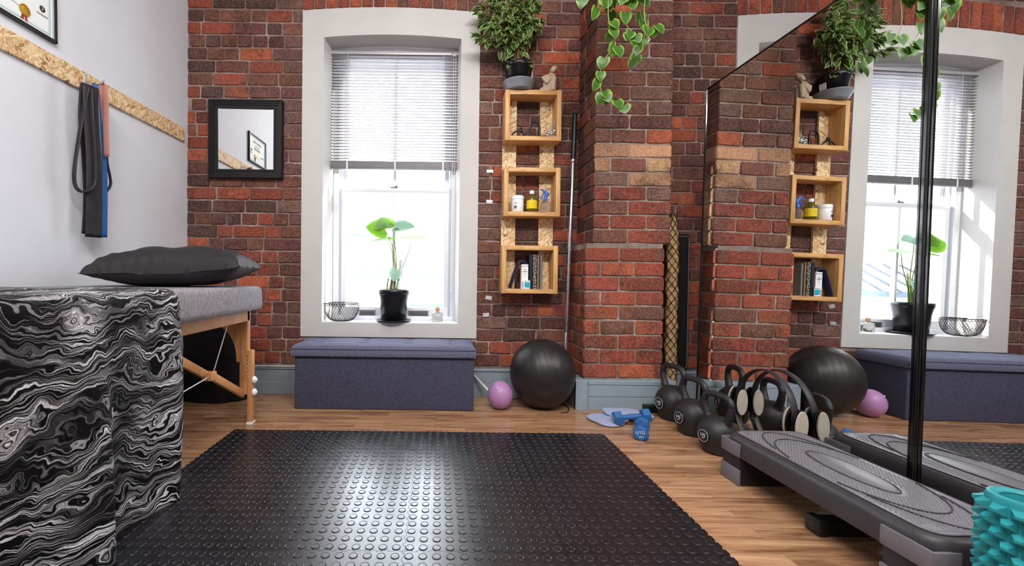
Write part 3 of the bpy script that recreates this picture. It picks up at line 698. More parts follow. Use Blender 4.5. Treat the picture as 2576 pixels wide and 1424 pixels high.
# ---------------------------------------------------------------- massage table, throw, pillow
TX0, TX1, TY0, TY1 = -1.76, -.995, .55, 2.43
r = thing('massage_table', 'wooden folding massage table with grey fleece cover along the left wall', 'massage table', (-1.37, 1.5, 0))
P = lambda n, b, m, **k: obj(n, b, m, r, world=True, **k)
def rr(x0, x1, y0, y1, rad_, n=8):
    pts = []
    for cx, cy, a in ((x1-rad_, y1-rad_, 0), (x0+rad_, y1-rad_, 90), (x0+rad_, y0+rad_, 180), (x1-rad_, y0+rad_, 270)):
        for i in range(n+1): t = rad(a+90*i/n); pts.append((cx+rad_*cos(t), cy+rad_*sin(t)))
    return pts
b = B(); out = rr(TX0, TX1, TY0, TY1, .07, 8); levels = [(.655, .006), (.66, 0), (.68, -.004), (.72, -.002), (.755, 0), (.772, .008), (.781, .022), (.784, .05)]; rings = []
for z, ins in levels:
    rg = []
    for i, (x, y) in enumerate(out):
        cx, cy = (TX0+TX1)/2, (TY0+TY1)/2; L = V((x-cx, y-cy)).length; s = 1-ins/L
        zz = z+(.006*sin(i*1.9)+.004*sin(i*.8) if z < .67 else 0); rg.append(b.verts.new((cx+(x-cx)*s, cy+(y-cy)*s, zz)))
    rings.append(rg)
for a, c in zip(rings, rings[1:]):
    for i in range(len(out)): k = (i+1) % len(out); f = b.faces.new((a[i], a[k], c[k], c[i])); f.smooth = True
b.faces.new(rings[-1]); b.faces.new(rings[0][::-1])
P('fleece_cover', b, 'fleece')
def leg(x, y, ln):
    b = B(); box(b, x-.022, x+.022, y-.02, y+.02, .17, .655, .003); P('leg', b, 'beech', auto=40)
    b = B(); box(b, x+.022*ln, x+(.022+.026)*ln, y-.02, y+.02, .012, .42, .003); L = P('leg_extension', b, 'beech', auto=40)
    b = B(); box(b, x+.018*ln, x+.052*ln, y-.024, y+.024, 0, .014, .003); P('leg_foot', b, 'white')
    for z in (.18, .25):
        b = B(); lathe(b, [(0, 0), (.019, 0), (.021, .004), (.019, .012), (.013, .016), (.008, .022), (0, .023)], 14, x+.048*ln, y, z, Matrix.Rotation(pi/2*ln, 4, 'Y')); P('adjustment_knob', b, 'white')
    b = B()
    for i in range(5): tube(b, [(x+.02*ln, y-.0205, .3+i*.022), (x+.022*ln, y-.0215, .3+i*.022)], .003, 6)
    P('peg_holes', b, 'stepdark')
for y in (2.39, .66): leg(-1.095, y, 1); leg(-1.66, y, -1)
for y in (2.385, .66):
    for s, xo in ((1, -1.117), (-1, -1.638)):
        b = B()   # curved end panel
        pts = [(0, 0), (0, -.3), (-.018, -.3)]+[(-.018-.14*(1-cos(t*pi/16)), -.28+.19*sin(t*pi/16)) for t in range(0, 9)]+[(-.262, -.085), (-.262, 0)]
        prism(b, [(x*s, z) for x, z in pts][::s], .014, Matrix(((1, 0, 0, xo), (0, 0, -1, y), (0, 1, 0, .655), (0, 0, 0, 1)))); P('end_panel', b, 'beech')
b = B()
for x in (-1.085, -1.67): box(b, x-.012, x+.012, .62, 2.4, .585, .656, .003)
P('side_rail', b, 'beech')
def bar(b, p, q, hw, ht):
    p, q = V(p), V(q); d = (q-p); L = d.length; m = Matrix.Translation((p+q)/2) @ d.to_track_quat('Y', 'Z').to_matrix().to_4x4(); t = bmesh.new(); box(t, -hw, hw, -L/2, L/2, -ht, ht, .003); merge(b, t, m)
for x in (-1.1, -1.655):
    b = B(); bar(b, (x, 2.38, .17), (x, 2.03, .36), .011, .019); P('brace', b, 'beech', auto=40)
    b = B(); bar(b, (x-.024, 2.07, .34), (x-.024, 1.52, .635), .011, .019); P('brace', b, 'beech', auto=40)
    b = B(); box(b, x-.034, x+.014, 2.02, 2.07, .332, .372, .003); P('brace_joint', b, 'beech', auto=40)
    b = B(); tube(b, [(x+.01, 2.22, .65), (x, 2.06, .36)], .0028, 6); tube(b, [(x, 2.05, .355), (x, 1.4, .3), (x, .9, .37)], .0028, 6); P('cable', b, 'cord')
b = B(); tube(b, spline([(-1.14, 2.25, .655), (-1.12, 2.23, .63), (-1.1, 2.24, .625), (-1.08, 2.2, .65)], 4), .004, 6); P('strap_loop', b, 'bandblack')

def drape():
    b = B(); y0, y1 = .25, 1.6; xl, xe = -1.79, -.985; ztop = .79; zb = .012; Ltop = xe-xl; R_ = .05; Lr = pi/2*R_; Ld = ztop-R_-zb; tot = Ltop-R_+Lr+Ld
    def f(u, v):
        y = y0+(y1-y0)*v; s = u*tot
        amp = 0
        if s < Ltop-R_: x = xl+s; z = ztop; nx, nz = 0, 1; h = 0
        elif s < Ltop-R_+Lr: t = (s-(Ltop-R_))/R_; x = xe-R_+R_*sin(t); z = ztop-R_+R_*cos(t); nx, nz = sin(t), cos(t); h = 0
        else: h = s-(Ltop-R_+Lr); x = xe; z = ztop-R_-h; nx, nz = 1, 0; amp = min(1, h/.45)
        hem = .03*sin(y*5+1); 
        wav = (.022*sin((y1-y)*16+.9)+.012*sin((y1-y)*33))*amp + .065*amp*math.exp(-((y-1.21)/.055)**2)*h + .035*amp*math.exp(-((y-1.44)/.04)**2)*h - .018*amp*math.exp(-((y-1.36)/.09)**2)
        edge = .015*math.exp(-((y1-y)/.03)**2)*amp
        yy = y+.012*sin(s*7)*v
        zz = z+.003*sin(y*21+s*9)*(1-amp)
        if h > Ld*.9: zz = max(zz, .009)
        return (x+nx*(wav+.004)-edge*.5, yy, zz)
    grid(b, f, 130, 150, uvs=lambda u, v: (v*1.35, u*tot))
    return b
o = obj('throw_blanket', drape(), 'blanket', loc=(-1.2, 1.0, .79), world=True); md = o.modifiers.new('s', 'SOLIDIFY'); md.thickness = .006; md.offset = -1
tag(o, 'black and white marbled throw draped over the massage table to the floor', 'throw')
def pillow():
    b = B(); w_, h_ = .33, .245
    def f(sg):
        def g(u, v):
            x, y = 2*u-1, 2*v-1; k = (1-abs(x)**2.6)*(1-abs(y)**2.6); t = max(0, k)**.5
            px = x*w_*(1-.09*(1-y*y)*abs(x)); py = y*h_*(1-.1*(1-x*x)*abs(y))
            wr = .006*sin(9*x+5*y)*t+.004*sin(14*y-6*x)*(1-t)+.006*(1-t)*sin(24*y*abs(x)+16*x)*min(1, t*4)
            z = (.135 if sg > 0 else .062)*t**(.8 if sg > 0 else 1)*sg + wr*(1 if sg > 0 else .3)
            z += .028*max(0, x)**3+.01*max(0, -x)**3
            return (px, py, z)
        return g
    grid(b, f(1), 60, 50); t = bmesh.new(); grid(t, f(-1), 60, 50); bmesh.ops.reverse_faces(t, faces=t.faces[:]); merge(b, t)
    bmesh.ops.remove_doubles(b, verts=b.verts[:], dist=.0004); return b
o = obj('pillow', pillow(), 'pillow', loc=(-1.30, 2.14, .848), rot=(0, rad(-2), rad(12)))
tag(o, 'dark charcoal pillow lying on the far end of the massage table', 'pillow')
b = B()
def sack(u, v):
    a = 2*pi*u; z = .57*v; k = 1-.25*max(0, (v-.85)/.15)**2-.06*(1-v); rr_ = (.215+.012*sin(5*a+2)+.008*sin(9*a+v*6))*k
    if v > .97: rr_ *= .9
    return (rr_*1.0*cos(a), rr_*.55*sin(a), z)
grid(b, sack, 64, 30); lathe(b, [(0, .02), (.19, .0), (.205, .01)], 32, sy=.55); lathe(b, [(.16, .56), (.1, .59), (0, .6)], 32, sy=.55)
tag(obj('storage_bag', b, 'blackcloth', loc=(-1.505, 2.86, .0)), 'tall black fabric bag standing on the floor under the massage table', 'bag')

# ---------------------------------------------------------------- shelf boxes
for x0, x1, lab in ((.447, .548, 'left upright strand board batten behind the shelf boxes'), (.716, .82, 'right upright strand board batten behind the shelf boxes')):
    b = B(); box(b, x0, x1, 3.04, 3.058, 0, 1.4, .001); tag(obj('strand_board_batten', b, 'osb', loc=(0, 0, .745)), lab, 'batten', 'shelf battens')
def shelf(x, z, w_, h_, label):
    t = .032; y0, y1 = 2.915, 3.04; r = thing('shelf_box', label, 'shelf', (x, y1, z), group='pine box shelves')
    b = B(); box(b, 0, t, y0-y1, 0, 0, h_, .003); obj('side_panel', b, 'pinev', r, auto=40)
    b = B(); box(b, w_-t, w_, y0-y1, 0, 0, h_, .003); obj('side_panel', b, 'pinev', r, auto=40)
    b = B(); box(b, t, w_-t, y0-y1+.001, 0, h_-t, h_-.001, .002); obj('top_panel', b, 'pine', r, auto=40)
    b = B(); box(b, t, w_-t, y0-y1+.001, 0, .001, t, .002); obj('bottom_panel', b, 'pine', r, auto=40)
SH = [(.446, 1.796, .388, .348), (.444, 1.275, .39, .338), (.437, .74, .388, .334)]
for q, l in zip(SH, ('top pine box shelf, under the potted ficus', 'middle pine box shelf holding bottles', 'bottom pine box shelf holding books')): shelf(*q, l)
# top box contents
zt = 1.796+.033
b = B(); tube(b, spline([(.5, 2.96, zt+.006), (.51, 2.96, zt+.03), (.545, 2.965, zt+.048), (.58, 2.96, zt+.03), (.6, 2.96, zt+.006), (.56, 2.99, zt+.006), (.52, 2.99, zt+.006)], 6, True), .006, 8)
tube(b, spline([(.545, 2.95, zt+.006), (.55, 2.95, zt+.05), (.565, 2.95, zt+.065), (.57, 2.96, zt+.03)], 5), .005, 8)
tag(obj('cable_coil', b, 'blackrub', loc=(.55, 2.96, zt), world=True), 'small flat coil of black cord at the left of the top shelf box', 'cord')
b = B(); tube(b, spline([(.625, 2.955, zt+.006), (.628, 2.955, zt+.07), (.645, 2.955, zt+.105), (.675, 2.955, zt+.105), (.692, 2.955, zt+.07), (.695, 2.955, zt+.012), (.73, 2.95, zt+.008), (.77, 2.95, zt+.006)], 6), .0075, 10)
tag(obj('cable_hoop', b, 'blackrub', loc=(.66, 2.955, zt), world=True), 'upright black cord hoop in the middle of the top shelf box', 'cord')
r = thing('parts_bag', 'clear plastic bag of silver fixings in the top shelf box', 'bag', (.77, 2.94, zt))
b = B(); prism(b, [(-.06, 0), (.035, 0), (.037, .12), (.02, .11)], .004, Matrix.Rotation(pi/2, 4, 'X')); obj('plastic_bag', b, 'clear', r)
b = B()
for i in range(14): ell(b, (random.uniform(-.045, .028), -.006, random.uniform(.008, .045)), (.009, .006, .008), u=8, v=6)
obj('fixings', b, 'silver', r)
# middle box contents
zm = 1.275+.033
r = thing('white_tub', 'white screw-top tub in the middle shelf box', 'tub', (.547, 2.965, zm))
b = B(); lathe(b, [(0, 0), (.04, 0), (.043, .004), (.043, .085), (.041, .09)], 32); obj('tub_body', b, 'white', r)
b = B(); lathe(b, [(.0445, .088), (.0445, .108), (.041, .114), (0, .115)], 32); obj('tub_lid', b, 'white', r)
b = B()
for i in range(8): box(b, -.028+i*.003, -.0265+i*.003, -.0405+.0005*i*0-.0018*(i/7), -.036, .022, .042)
obj('barcode', b, 'ink', r); text('tub_label_text', 'AQUA\n. . . . .', .008, 'ink', r, (-.017, -.0415, .058), (pi/2, 0, rad(-22)))
r = thing('oil_bottle', 'amber oil bottle with yellow label and white cap in the middle shelf box', 'bottle', (.648, 2.965, zm))
b = B(); lathe(b, [(0, .001), (.034, .001), (.037, .006), (.037, .088), (.033, .102), (.02, .116), (.015, .122), (.015, .132)], 32); obj('bottle_body', b, 'oil', r)
b = B(); lathe(b, [(.0168, .13), (.0168, .15), (.015, .153), (0, .153)], 24); obj('cap', b, 'white', r)
b = B(); lathe(b, [(.0375, .024), (.0376, .026), (.0376, .08), (.0375, .082)], 32); obj('label', b, 'yellow', r)
text('label_text', '...........\n.........\n...........\n........', .009, 'ink', r, (0, -.0381, .052), RF)
r = thing('spray_bottle', 'clear spray bottle with blue trigger in the middle shelf box', 'bottle', (.745, 2.965, zm))
b = B(); lathe(b, [(0, .001), (.03, .001), (.033, .006), (.033, .05), (.027, .068), (.013, .08), (.011, .086)], 32); obj('bottle_body', b, 'clear', r)
b = B(); lathe(b, [(.0125, .084), (.014, .09), (.014, .1), (.011, .106), (.01, .12), (0, .121)], 20); tube(b, spline([(.006, 0, .112), (.004, 0, .135), (-.012, 0, .152), (-.03, 0, .163)], 5), [.013]*6+[.011]*5+[.007]*5, 10)
tube(b, [(.004, 0, .145), (.02, 0, .13), (.026, 0, .118)], [.009, .006, .002], 8); tube(b, spline([(-.014, 0, .145), (-.022, 0, .12), (-.034, 0, .098)], 5), .005, 8); obj('trigger_head', b, 'spray', r)
for i, (xa, xb_, zz, m) in enumerate(((.49, .56, 0, 'pink'), (.485, .54, .006, 'stepdark'), (.50, .545, .011, 'pink'))):
    b = B(); tube(b, [(xa, 2.95+i*.02, 1.613+.006+zz), (xb_, 2.96+i*.014, 1.613+.005+zz*.6)], .003, 6)
    tag(obj('pen', b, m, loc=(xa, 2.95, 1.615), world=True), ['pink pen lying lowest on top of the middle shelf box', 'dark pen lying on top of the middle shelf box', 'short pink pen lying furthest back on the middle shelf box'][i], 'pen', 'pens on the middle shelf box')
# bottom box contents
zb_ = .74+.033
def book(x0, x1, y0, h_, mat, label, lean=0):
    r = thing('book', label, 'book', (x0, y0, zb_), (0, rad(lean), 0), 'books on the bottom shelf'); wd = x1-x0; t = .0025; dp = 3.035-y0
    b = B(); box(b, 0, t, 0, dp, 0, h_, .0008); box(b, wd-t, wd, 0, dp, 0, h_, .0008); box(b, 0, wd, 0, t, 0, h_, .0008); obj('cover', b, mat, r)
    b = B(); box(b, t, wd-t, t, dp-.004, .003, h_-.003); obj('pages', b, 'white', r)
book(.629, .652, 2.93, .235, 'stepdark', 'black book standing left of the speckled notebook'); book(.655, .683, 2.93, .237, 'speckle', 'black and white speckled notebook on the bottom shelf')
book(.686, .70, 2.932, .235, 'brown', 'thin tan brown book between the speckled and grey ones'); book(.705, .722, 2.935, .228, 'greycover', 'thin grey book standing rightmost on the bottom shelf')
r = thing('carton', 'tall white printed carton in front of the books', 'box', (.575, 2.925, zb_)); b = B(); box(b, 0, .047, 0, .045, 0, .17, .001); obj('carton_body', b, 'white', r)
text('carton_title', 'ACCU-CHEK', .0085, 'ink', r, (.0235, -.0008, .157), RF); text('carton_text', 'Instant\n\nblood glucose\ntest strips\n____\n..........\n......\n..........\n.......', .0065, 'ink', r, (.0235, -.0008, .112), RF)
b = B()
for i in range(7): box(b, .004, .014, -.0006, 0, .008+i*.006, .011+i*.006)
obj('barcode', b, 'ink', r)
r = thing('small_carton', 'small teal and white carton in front of the tall white one', 'box', (.594, 2.918, zb_)); b = B(); box(b, 0, .04, -.0, .006, 0, .06, .0005); obj('carton_body', b, 'white', r)
b = B(); prism(b, [(.002, .012), (.038, .006), (.038, .046), (.002, .046)], .0006, Matrix.Rotation(pi/2, 4, 'X')); obj('teal_panel', b, 'tealink', r); text('carton_title', 'ACCU-CHEK', .0065, 'ink', r, (.02, -.0008, .053), RF)
b = B(); tube(b, spline([(.50, 2.95, zb_+.004), (.515, 2.95, zb_+.06), (.545, 2.95, zb_+.15), (.565, 2.95, zb_+.19), (.6, 2.96, zb_+.19), (.62, 2.97, zb_+.17)], 6), 1, 10, sq=(.035, .011), up=(0, 1, 0))
tag(obj('soft_pouch', b, 'navy', loc=(.5, 2.95, zb_), world=True), 'navy patterned soft pouch leaning in the bottom shelf box', 'pouch')

# ---------------------------------------------------------------- leaves
def leaf(bm, el, base, d, nrm, L, W, shape='ovate', curl=.25, fold=.25):
    d = V(d).normalized(); nrm = V(nrm); nrm = (nrm-d*nrm.dot(d)); nrm = nrm.normalized() if nrm.length > 1e-4 else d.orthogonal().normalized(); s = d.cross(nrm)
    heart = shape == 'heart'; n = 10 if heart else 7; ks = (-1, -.6, 0, .6, 1); rows_ = []
    for i in range(n+1):
        t = i/n
        if heart: wdt = W*1.08*max(0, sin(pi*(t*.8+.2)))**.75*(1-.3*t*t)*(1 if i < n else 0)+(.0008 if i == n else 0)
        else: wdt = W*sin(pi*min(1, t*.97+.02))**.85*(1-.35*t)
        row = []
        for k in ks:
            back = (.26*L*(abs(k)**1.2)*(1-t)**2.2-(.09*L*(abs(k) == 1)*(1-t)**6)) if heart else 0
            p = V(base)+d*(L*t-back)+s*(wdt*k)+nrm*(fold*wdt*abs(k)-curl*L*t*t)
            row.append((bm.verts.new(p), abs(k)*.8+.3*max(0, t-.75)))
        rows_.append(row)
    for i in range(n):
        for k in range(4):
            q = [rows_[i][k], rows_[i][k+1], rows_[i+1][k+1], rows_[i+1][k]]; f = bm.faces.new([x[0] for x in q]); f.smooth = True
            for lp, x in zip(f.loops, q): lp[el] = (x[1],)*3+(1,)
def rv(s=1): return V((random.uniform(-s, s), random.uniform(-s, s), random.uniform(-s, s)))

# ficus on the top box
FX, FY, FZ = .54, 2.955, 2.146
r = thing('potted_ficus', 'variegated bushy ficus in black pot on grey saucer atop the shelf boxes', 'potted plant', (FX, FY, FZ))
b = B(); lathe(b, [(0, .002), (.08, .002), (.088, .008), (.108, .052), (.112, .054), (.112, .058), (.104, .056), (.084, .012), (0, .01)], 40); obj('saucer', b, 'saucer', r)
b = B(); lathe(b, [(0, .012), (.072, .012), (.09, .15), (.097, .152), (.1, .178), (.096, .18), (.092, .155), (0, .15)], 40); obj('pot', b, 'potblack', r)
b = B(); lathe(b, [(.089, .156), (0, .166)], 24); obj('soil', b, 'soil', r)
b = B(); box(b, .0, .002, -.022, .022, .07, .115); q = obj('price_sticker', b, 'white', r, loc=(.079, -.015, 0), rot=(0, rad(7), rad(-10)))
bs = B(); bl = B(); el = bl.loops.layers.float_color.new('edge')
random.seed(21)
tops = [(x_-.04, y_, z_*.95) for x_, y_, z_ in [(-.2, -.02, .5), (-.16, -.06, .62), (-.08, -.05, .66), (0, -.03, .64), (.06, -.04, .58), (.1, -.03, .7), (.14, -.06, .62), (-.24, -.07, .36), (-.05, -.12, .5), (.12, -.1, .45), (-.14, -.13, .4), (.04, .0, .74), (.16, -.02, .5), (-.22, -.02, .6), (-.02, -.1, .4)]]
for tx, ty, tz in tops:
    p0 = V((random.uniform(-.03, .03), random.uniform(-.03, .03), .15)); p3 = V((tx, ty, tz)); p1 = p0+V((tx*.15, ty*.1, tz*.35)); p2 = p0+(p3-p0)*.65+V((0, 0, .05))
    path = spline([p0, p1, p2, p3], 7); tube(bs, path, [.0045*(1-.75*i/len(path)) for i in range(len(path))], 5)
    for i in range(7, len(path)):
        for _ in range(3 if i > 12 else 2):
            p = path[i]+rv(.012); out_ = V((p.x*1.2, p.y-.03, .0)); d = (out_*3+rv(.6)+V((0, -.25, -.35))); leaf(bl, el, p+rv(.01), d, V((0, -.6, .8))+rv(.45), random.uniform(.06, .09), random.uniform(.018, .026))
for i in range(9):
    a = random.uniform(-2.6, -.5); p = V((.07*cos(a), .07*sin(a), .17)); leaf(bl, el, p, V((cos(a), sin(a), random.uniform(-.8, .3))), V((0, -.5, .8)), .06, .018)
obj('stems', bs, 'bark', r); obj('foliage', bl, 'ficus', r)

# hanging vine
random.seed(5)
r = thing('hanging_vine_plant', 'trailing heart-leaved vine hanging from above in front of the pillar', 'hanging plant', (.92, 2.22, 2.52))
b = B(); lathe(b, [(0, 0), (.07, 0), (.095, .13), (.1, .132), (.1, .15), (.094, .15), (.088, .12), (0, .12)], 32); obj('pot', b, 'potblack', r)
b = B()
for k in range(3): a = k*2*pi/3; tube(b, [(.098*cos(a), .098*sin(a), .14), (0, 0, .55)], .0015, 5)
tube(b, [(0, 0, .54), (0, 0, .68)], .003, 6); obj('hanger_cord', b, 'cord', r)
bs = B(); bl = B(); el = bl.loops.layers.float_color.new('edge')
vines = [[(-.05, -.05, .12), (-.12, -.1, .1), (-.16, -.1, -.08), (-.2, -.08, -.17), (-.2, -.06, -.24)],
 [(-.04, -.05, .12), (-.08, -.13, .1), (-.08, -.12, -.1), (-.09, -.1, -.3), (-.08, -.1, -.42), (-.05, -.1, -.51), (-.1, -.1, -.57), (-.12, -.08, -.66), (-.1, -.08, -.74), (-.05, -.08, -.77), (.0, -.08, -.8)],
 [(0, -.06, .12), (.02, -.14, .08), (-.02, -.12, -.12), (.02, -.1, -.28), (-.01, -.1, -.36), (.03, -.1, -.45), (.05, -.1, -.48)],
 [(.05, -.05, .12), (.1, -.13, .08), (.1, -.12, -.1), (.1, -.1, -.22), (.09, -.1, -.34), (.11, -.1, -.42), (.14, -.1, -.41)],
 [(.04, 0, .12), (.12, -.05, .12), (.14, -.05, -.02), (.09, -.07, -.14), (.06, -.07, -.2)],
 [(-.02, -.03, .12), (-.05, -.12, .11), (-.02, -.13, 0), (-.03, -.12, -.16), (.0, -.12, -.27)],
 [(.02, -.06, .12), (.06, -.14, .1), (.05, -.14, -.06), (.02, -.12, -.18), (-.03, -.12, -.22)],
 [(.05, .03, .12), (.13, .05, .12), (.17, .06, -.05), (.14, .06, -.2), (.17, .06, -.36), (.12, .06, -.5)],
 [(-.02, .05, .12), (-.02, .13, .12), (.0, .14, -.1), (.03, .14, -.3), (.02, .12, -.4)], [(-.08, -.02, .12), (-.14, -.02, .09), (-.13, -.04, -.08), (-.1, -.06, -.2), (-.13, -.06, -.3)]]
for vi, vn in enumerate(vines):
    path = spline(vn, 7); tube(bs, path, [.0022*(1-.5*i/len(path)) for i in range(len(path))], 5)
    for i in range(4, len(path)):
        z = path[i].z
        pr = (1 if z < -.02 else 2) if z > -.2 else (.5 if z > -.3 else .2)
        for _ in range(int(pr) if pr >= 1 else int(random.random() < pr or i == len(path)-1)):
            d = V((random.uniform(-.7, .7), random.uniform(-.6, .1), -.9)); p = path[i]; q = p+V((d.x*.02, d.y*.02, .0)); tube(bs, [p, q], .001, 4)
            leaf(bl, el, q, d, V((random.uniform(-.5, .5), -1, .3)), random.uniform(.05, .07) if z > -.35 else random.uniform(.04, .058), random.uniform(.024, .034), 'heart', .25, .12)
obj('vines', bs, 'vine', r); obj('foliage', bl, 'pothos', r)

# figurine
b = B()
def cap(p, r1, q, r2, n=7):
    for i in range(n+1): t = i/n; ell(b, V(p).lerp(V(q), t), r1+(r2-r1)*t, u=14, v=10)
rt = Matrix.Rotation(rad(28), 4, 'Y')
ell(b, (.024, -.004, .154), (.0195, .022, .026), rt); ell(b, (.033, .004, .164), (.021, .024, .022), rt); ell(b, (.044, .004, .176), (.012, .013, .012))
ell(b, (.01, -.02, .149), (.004, .005, .008), rt); ell(b, (.012, -.016, .139), (.009, .008, .006), rt)
cap((.018, 0, .135), .012, (.0, 0, .115), .014, 3)
cap((-.015, .004, .10), .026, (-.02, .008, .035), .024); ell(b, (-.01, .004, .1), (.036, .02, .02)); ell(b, (-.04, 0, .1), .015)
cap((-.042, -.004, .098), .014, (-.022, -.024, .06), .012); cap((-.022, -.024, .06), .012, (.014, -.022, .1), .009); cap((.02, -.002, .105), .012, (.026, -.02, .112), .01, 3)
ell(b, (.012, -.026, .112), (.016, .009, .01)); cap((-.01, .004, .03), .026, (.028, -.012, .092), .02); cap((.028, -.012, .092), .019, (.024, -.018, .02), .013)
ell(b, (.022, -.028, .007), (.012, .02, .008)); cap((.04, .004, .09), .014, (.034, .006, .012), .016); cap((-.05, .0, .016), .018, (.0, -.022, .014), .014); ell(b, (0, .004, .012), (.055, .026, .013))
o = obj('seated_figurine', b, 'terra', loc=(.755, 2.955, 2.143)); blend(o, .0026, 3, .4); o.rotation_euler = (0, 0, 0)
tag(o, 'sandstone figurine seated with head resting on raised knee, on the top shelf box', 'figurine')
fz = o
b = B()
for sx in (-1, 1): tube(b, [(.0125+sx*.006-.002, -.0255+sx*.002, .158-sx*.004), (.0125+sx*.006+.003, -.0255+sx*.003, .1575-sx*.003)], .0011, 5)
tube(b, [(.006, -.0235, .139), (.0125, -.0245, .1365)], .0011, 5); obj('carved_face', b, 'terra', fz)

# ---------------------------------------------------------------- window sill things
r = thing('potted_elephant_ear', 'leafy elephant ear plant in black pot on the window sill', 'potted plant', (-.33, 3.13, .513))
b = B(); lathe(b, [(0, 0), (.11, 0), (.13, .012), (.128, .016), (.1, .008), (0, .006)], 40); obj('saucer', b, 'potblack', r)
b = B(); lathe(b, [(0, .008), (.092, .008), (.102, .15), (.112, .2), (.113, .205), (.117, .206), (.119, .238), (.114, .24), (.11, .21), (0, .2)], 48); obj('pot', b, 'potblack', r)
b = B(); lathe(b, [(.109, .214), (0, .224)], 24); obj('soil', b, 'soil', r)
bs = B(); bl = B(); el = bl.loops.layers.float_color.new('edge'); bp = B(); elp = bp.loops.layers.float_color.new('edge')
def petiole(pts, r0=.005): path = spline(pts, 7); tube(bs, path, [r0*(1-.6*i/len(path)) for i in range(len(path))], 7); return path[-1]
e = petiole([(0, 0, .21), (.01, 0, .4), (-.02, -.01, .58), (-.07, -.01, .68)]); leaf(bl, el, e, (-.55, -.1, .1), (.1, -.8, .5), .14, .085, 'heart', .1, .1); leaf(bl, el, e+V((0, 0, .01)), (-.2, 0, .6), (.2, -1, 0), .09, .08, 'heart', .1, .1)
e = petiole([(.005, 0, .21), (.015, .01, .42), (.0, .01, .62), (.01, 0, .7)]); leaf(bp, elp, e, (.9, -.3, .05), (0, -.75, .6), .15, .06, 'heart', .1, .25); leaf(bp, elp, e, (-.5, -.4, .1), (0, -.5, .8), .08, .05, 'heart', .1, .2)
e = petiole([(0, 0, .21), (.0, -.01, .4), (-.02, -.03, .54), (-.06, -.04, .6)]); leaf(bl, el, e+V((.05, 0, 0)), (-1, -.1, -.02), (0, -.4, 1), .16, .055, 'heart', .06, .2)
e = petiole([(.01, 0, .21), (.04, .0, .35), (.1, -.01, .5), (.13, -.02, .605)]); leaf(bl, el, e+V((-.07, 0, .005)), (1, -.1, .05), (0, -.4, 1), .2, .06, 'heart', .03, .12)
e = petiole([(0, -.01, .21), (.01, -.02, .3), (.02, -.04, .37)], .004); leaf(bp, elp, e+V((0, 0, .015)), (-.2, -.3, -1), (0, -1, .1), .09, .05, 'heart', .05, .05)
e = petiole([(-.05, 0, .21), (-.05, 0, .27), (-.04, -.01, .32)], .008); petiole([(.03, 0, .21), (.04, 0, .35), (.055, 0, .46)], .004)
leaf(bl, el, (-.045, -.01, .31), (-.6, 0, .1), (0, -.2, 1), .04, .012); tube(bs, [(-.035, 0, .21), (-.01, 0, .3)], [.012, .006], 8)
obj('stems', bs, 'stem', r); obj('leaves', bl, 'bigleaf', r); obj('leaves', bp, 'paleleaf', r)
b = B(); tube(b, [(-.03, -.01, .21), (-.015, 0, .32)], [.011, .007], 8); tube(b, [(.02, 0, .22), (.045, 0, .46)], .003, 6); obj('stem_sheath', b, 'bark', r)

r = thing('wire_bowl', 'black wire mesh bowl at the left end of the window sill', 'bowl', (-.715, 3.12, .514)); b = B(); R0, HB = .13, .13
def bp_(a, t, tw=0): rr_ = .045+(R0-.045)*sin(t*pi/2)**.8; z = HB*(1-cos(t*pi/2)); return (rr_*cos(a+tw*t), rr_*sin(a+tw*t)*.8, z+.002)
for k in range(40):
    for s in (-1, 1): tube(b, [bp_(2*pi*k/40, t/9, s*.9) for t in range(10)], .0011, 3, cap=False)
obj('wire_mesh', b, 'wire', r); b = B()
for t, q in ((1, .0035), (0, .003), (.93, .0022)): tube(b, [bp_(2*pi*k/40, t) for k in range(40)], q, 6, closed=True)
obj('rim', b, 'wire', r)
r = thing('reed_diffuser', 'small clear diffuser bottle with cork on the right of the sill', 'diffuser', (-.005, 3.14, .514)); b = B(); lathe(b, [(0, .001), (.036, .001), (.04, .006), (.04, .06), (.034, .07), (.014, .074), (.013, .088)], 28); obj('bottle_body', b, 'clear', r)
b = B(); lathe(b, [(.014, .082), (.0155, .084), (.0155, .108), (0, .109)], 16); obj('cork', b, 'cork', r); b = B(); tube(b, [(0, 0, .1), (-.012, 0, .16)], .0012, 4); tube(b, [(.003, 0, .1), (.01, 0, .155)], .0012, 4); obj('reeds', b, 'cord', r)

# ---------------------------------------------------------------- pole, balls, rod, clips, cables
r = thing('barbell', 'long steel bar with black grip leaning against the wall by the pillar', 'bar', (.875, 2.91, .0))
top, bot = V((.948, 2.985, 2.01)), V((.868, 2.885, .0)); L = (top-bot).length; dr = (top-bot).normalized(); mm = dr.to_track_quat('Z', 'Y').to_matrix().to_4x4()
def seg(name, s0, s1, rad_, mat, prof=None):
    b = B(); pf = prof or [(0, s0), (rad_*.9, s0), (rad_, s0+.004), (rad_, s1-.004), (rad_*.9, s1), (0, s1)]; lathe(b, pf, 20, mat=mm); obj(name, b, mat, r, loc=bot-V(r.location))
seg('lower_sleeve', 0, .48, .011, 'chrome'); seg('shaft', .48, 1.68, .0145, 'chrome'); seg('collar', 1.665, 1.69, .02, 'chrome')
prof = [(0, 1.69), (.018, 1.69)]
for i in range(50): z = 1.69+i*.0063; prof += [(.0175, z), (.016, z+.003)]
prof += [(.0175, L-.006), (.015, L), (0, L)]; seg('grip', 0, 0, 0, 'blackrub', prof)

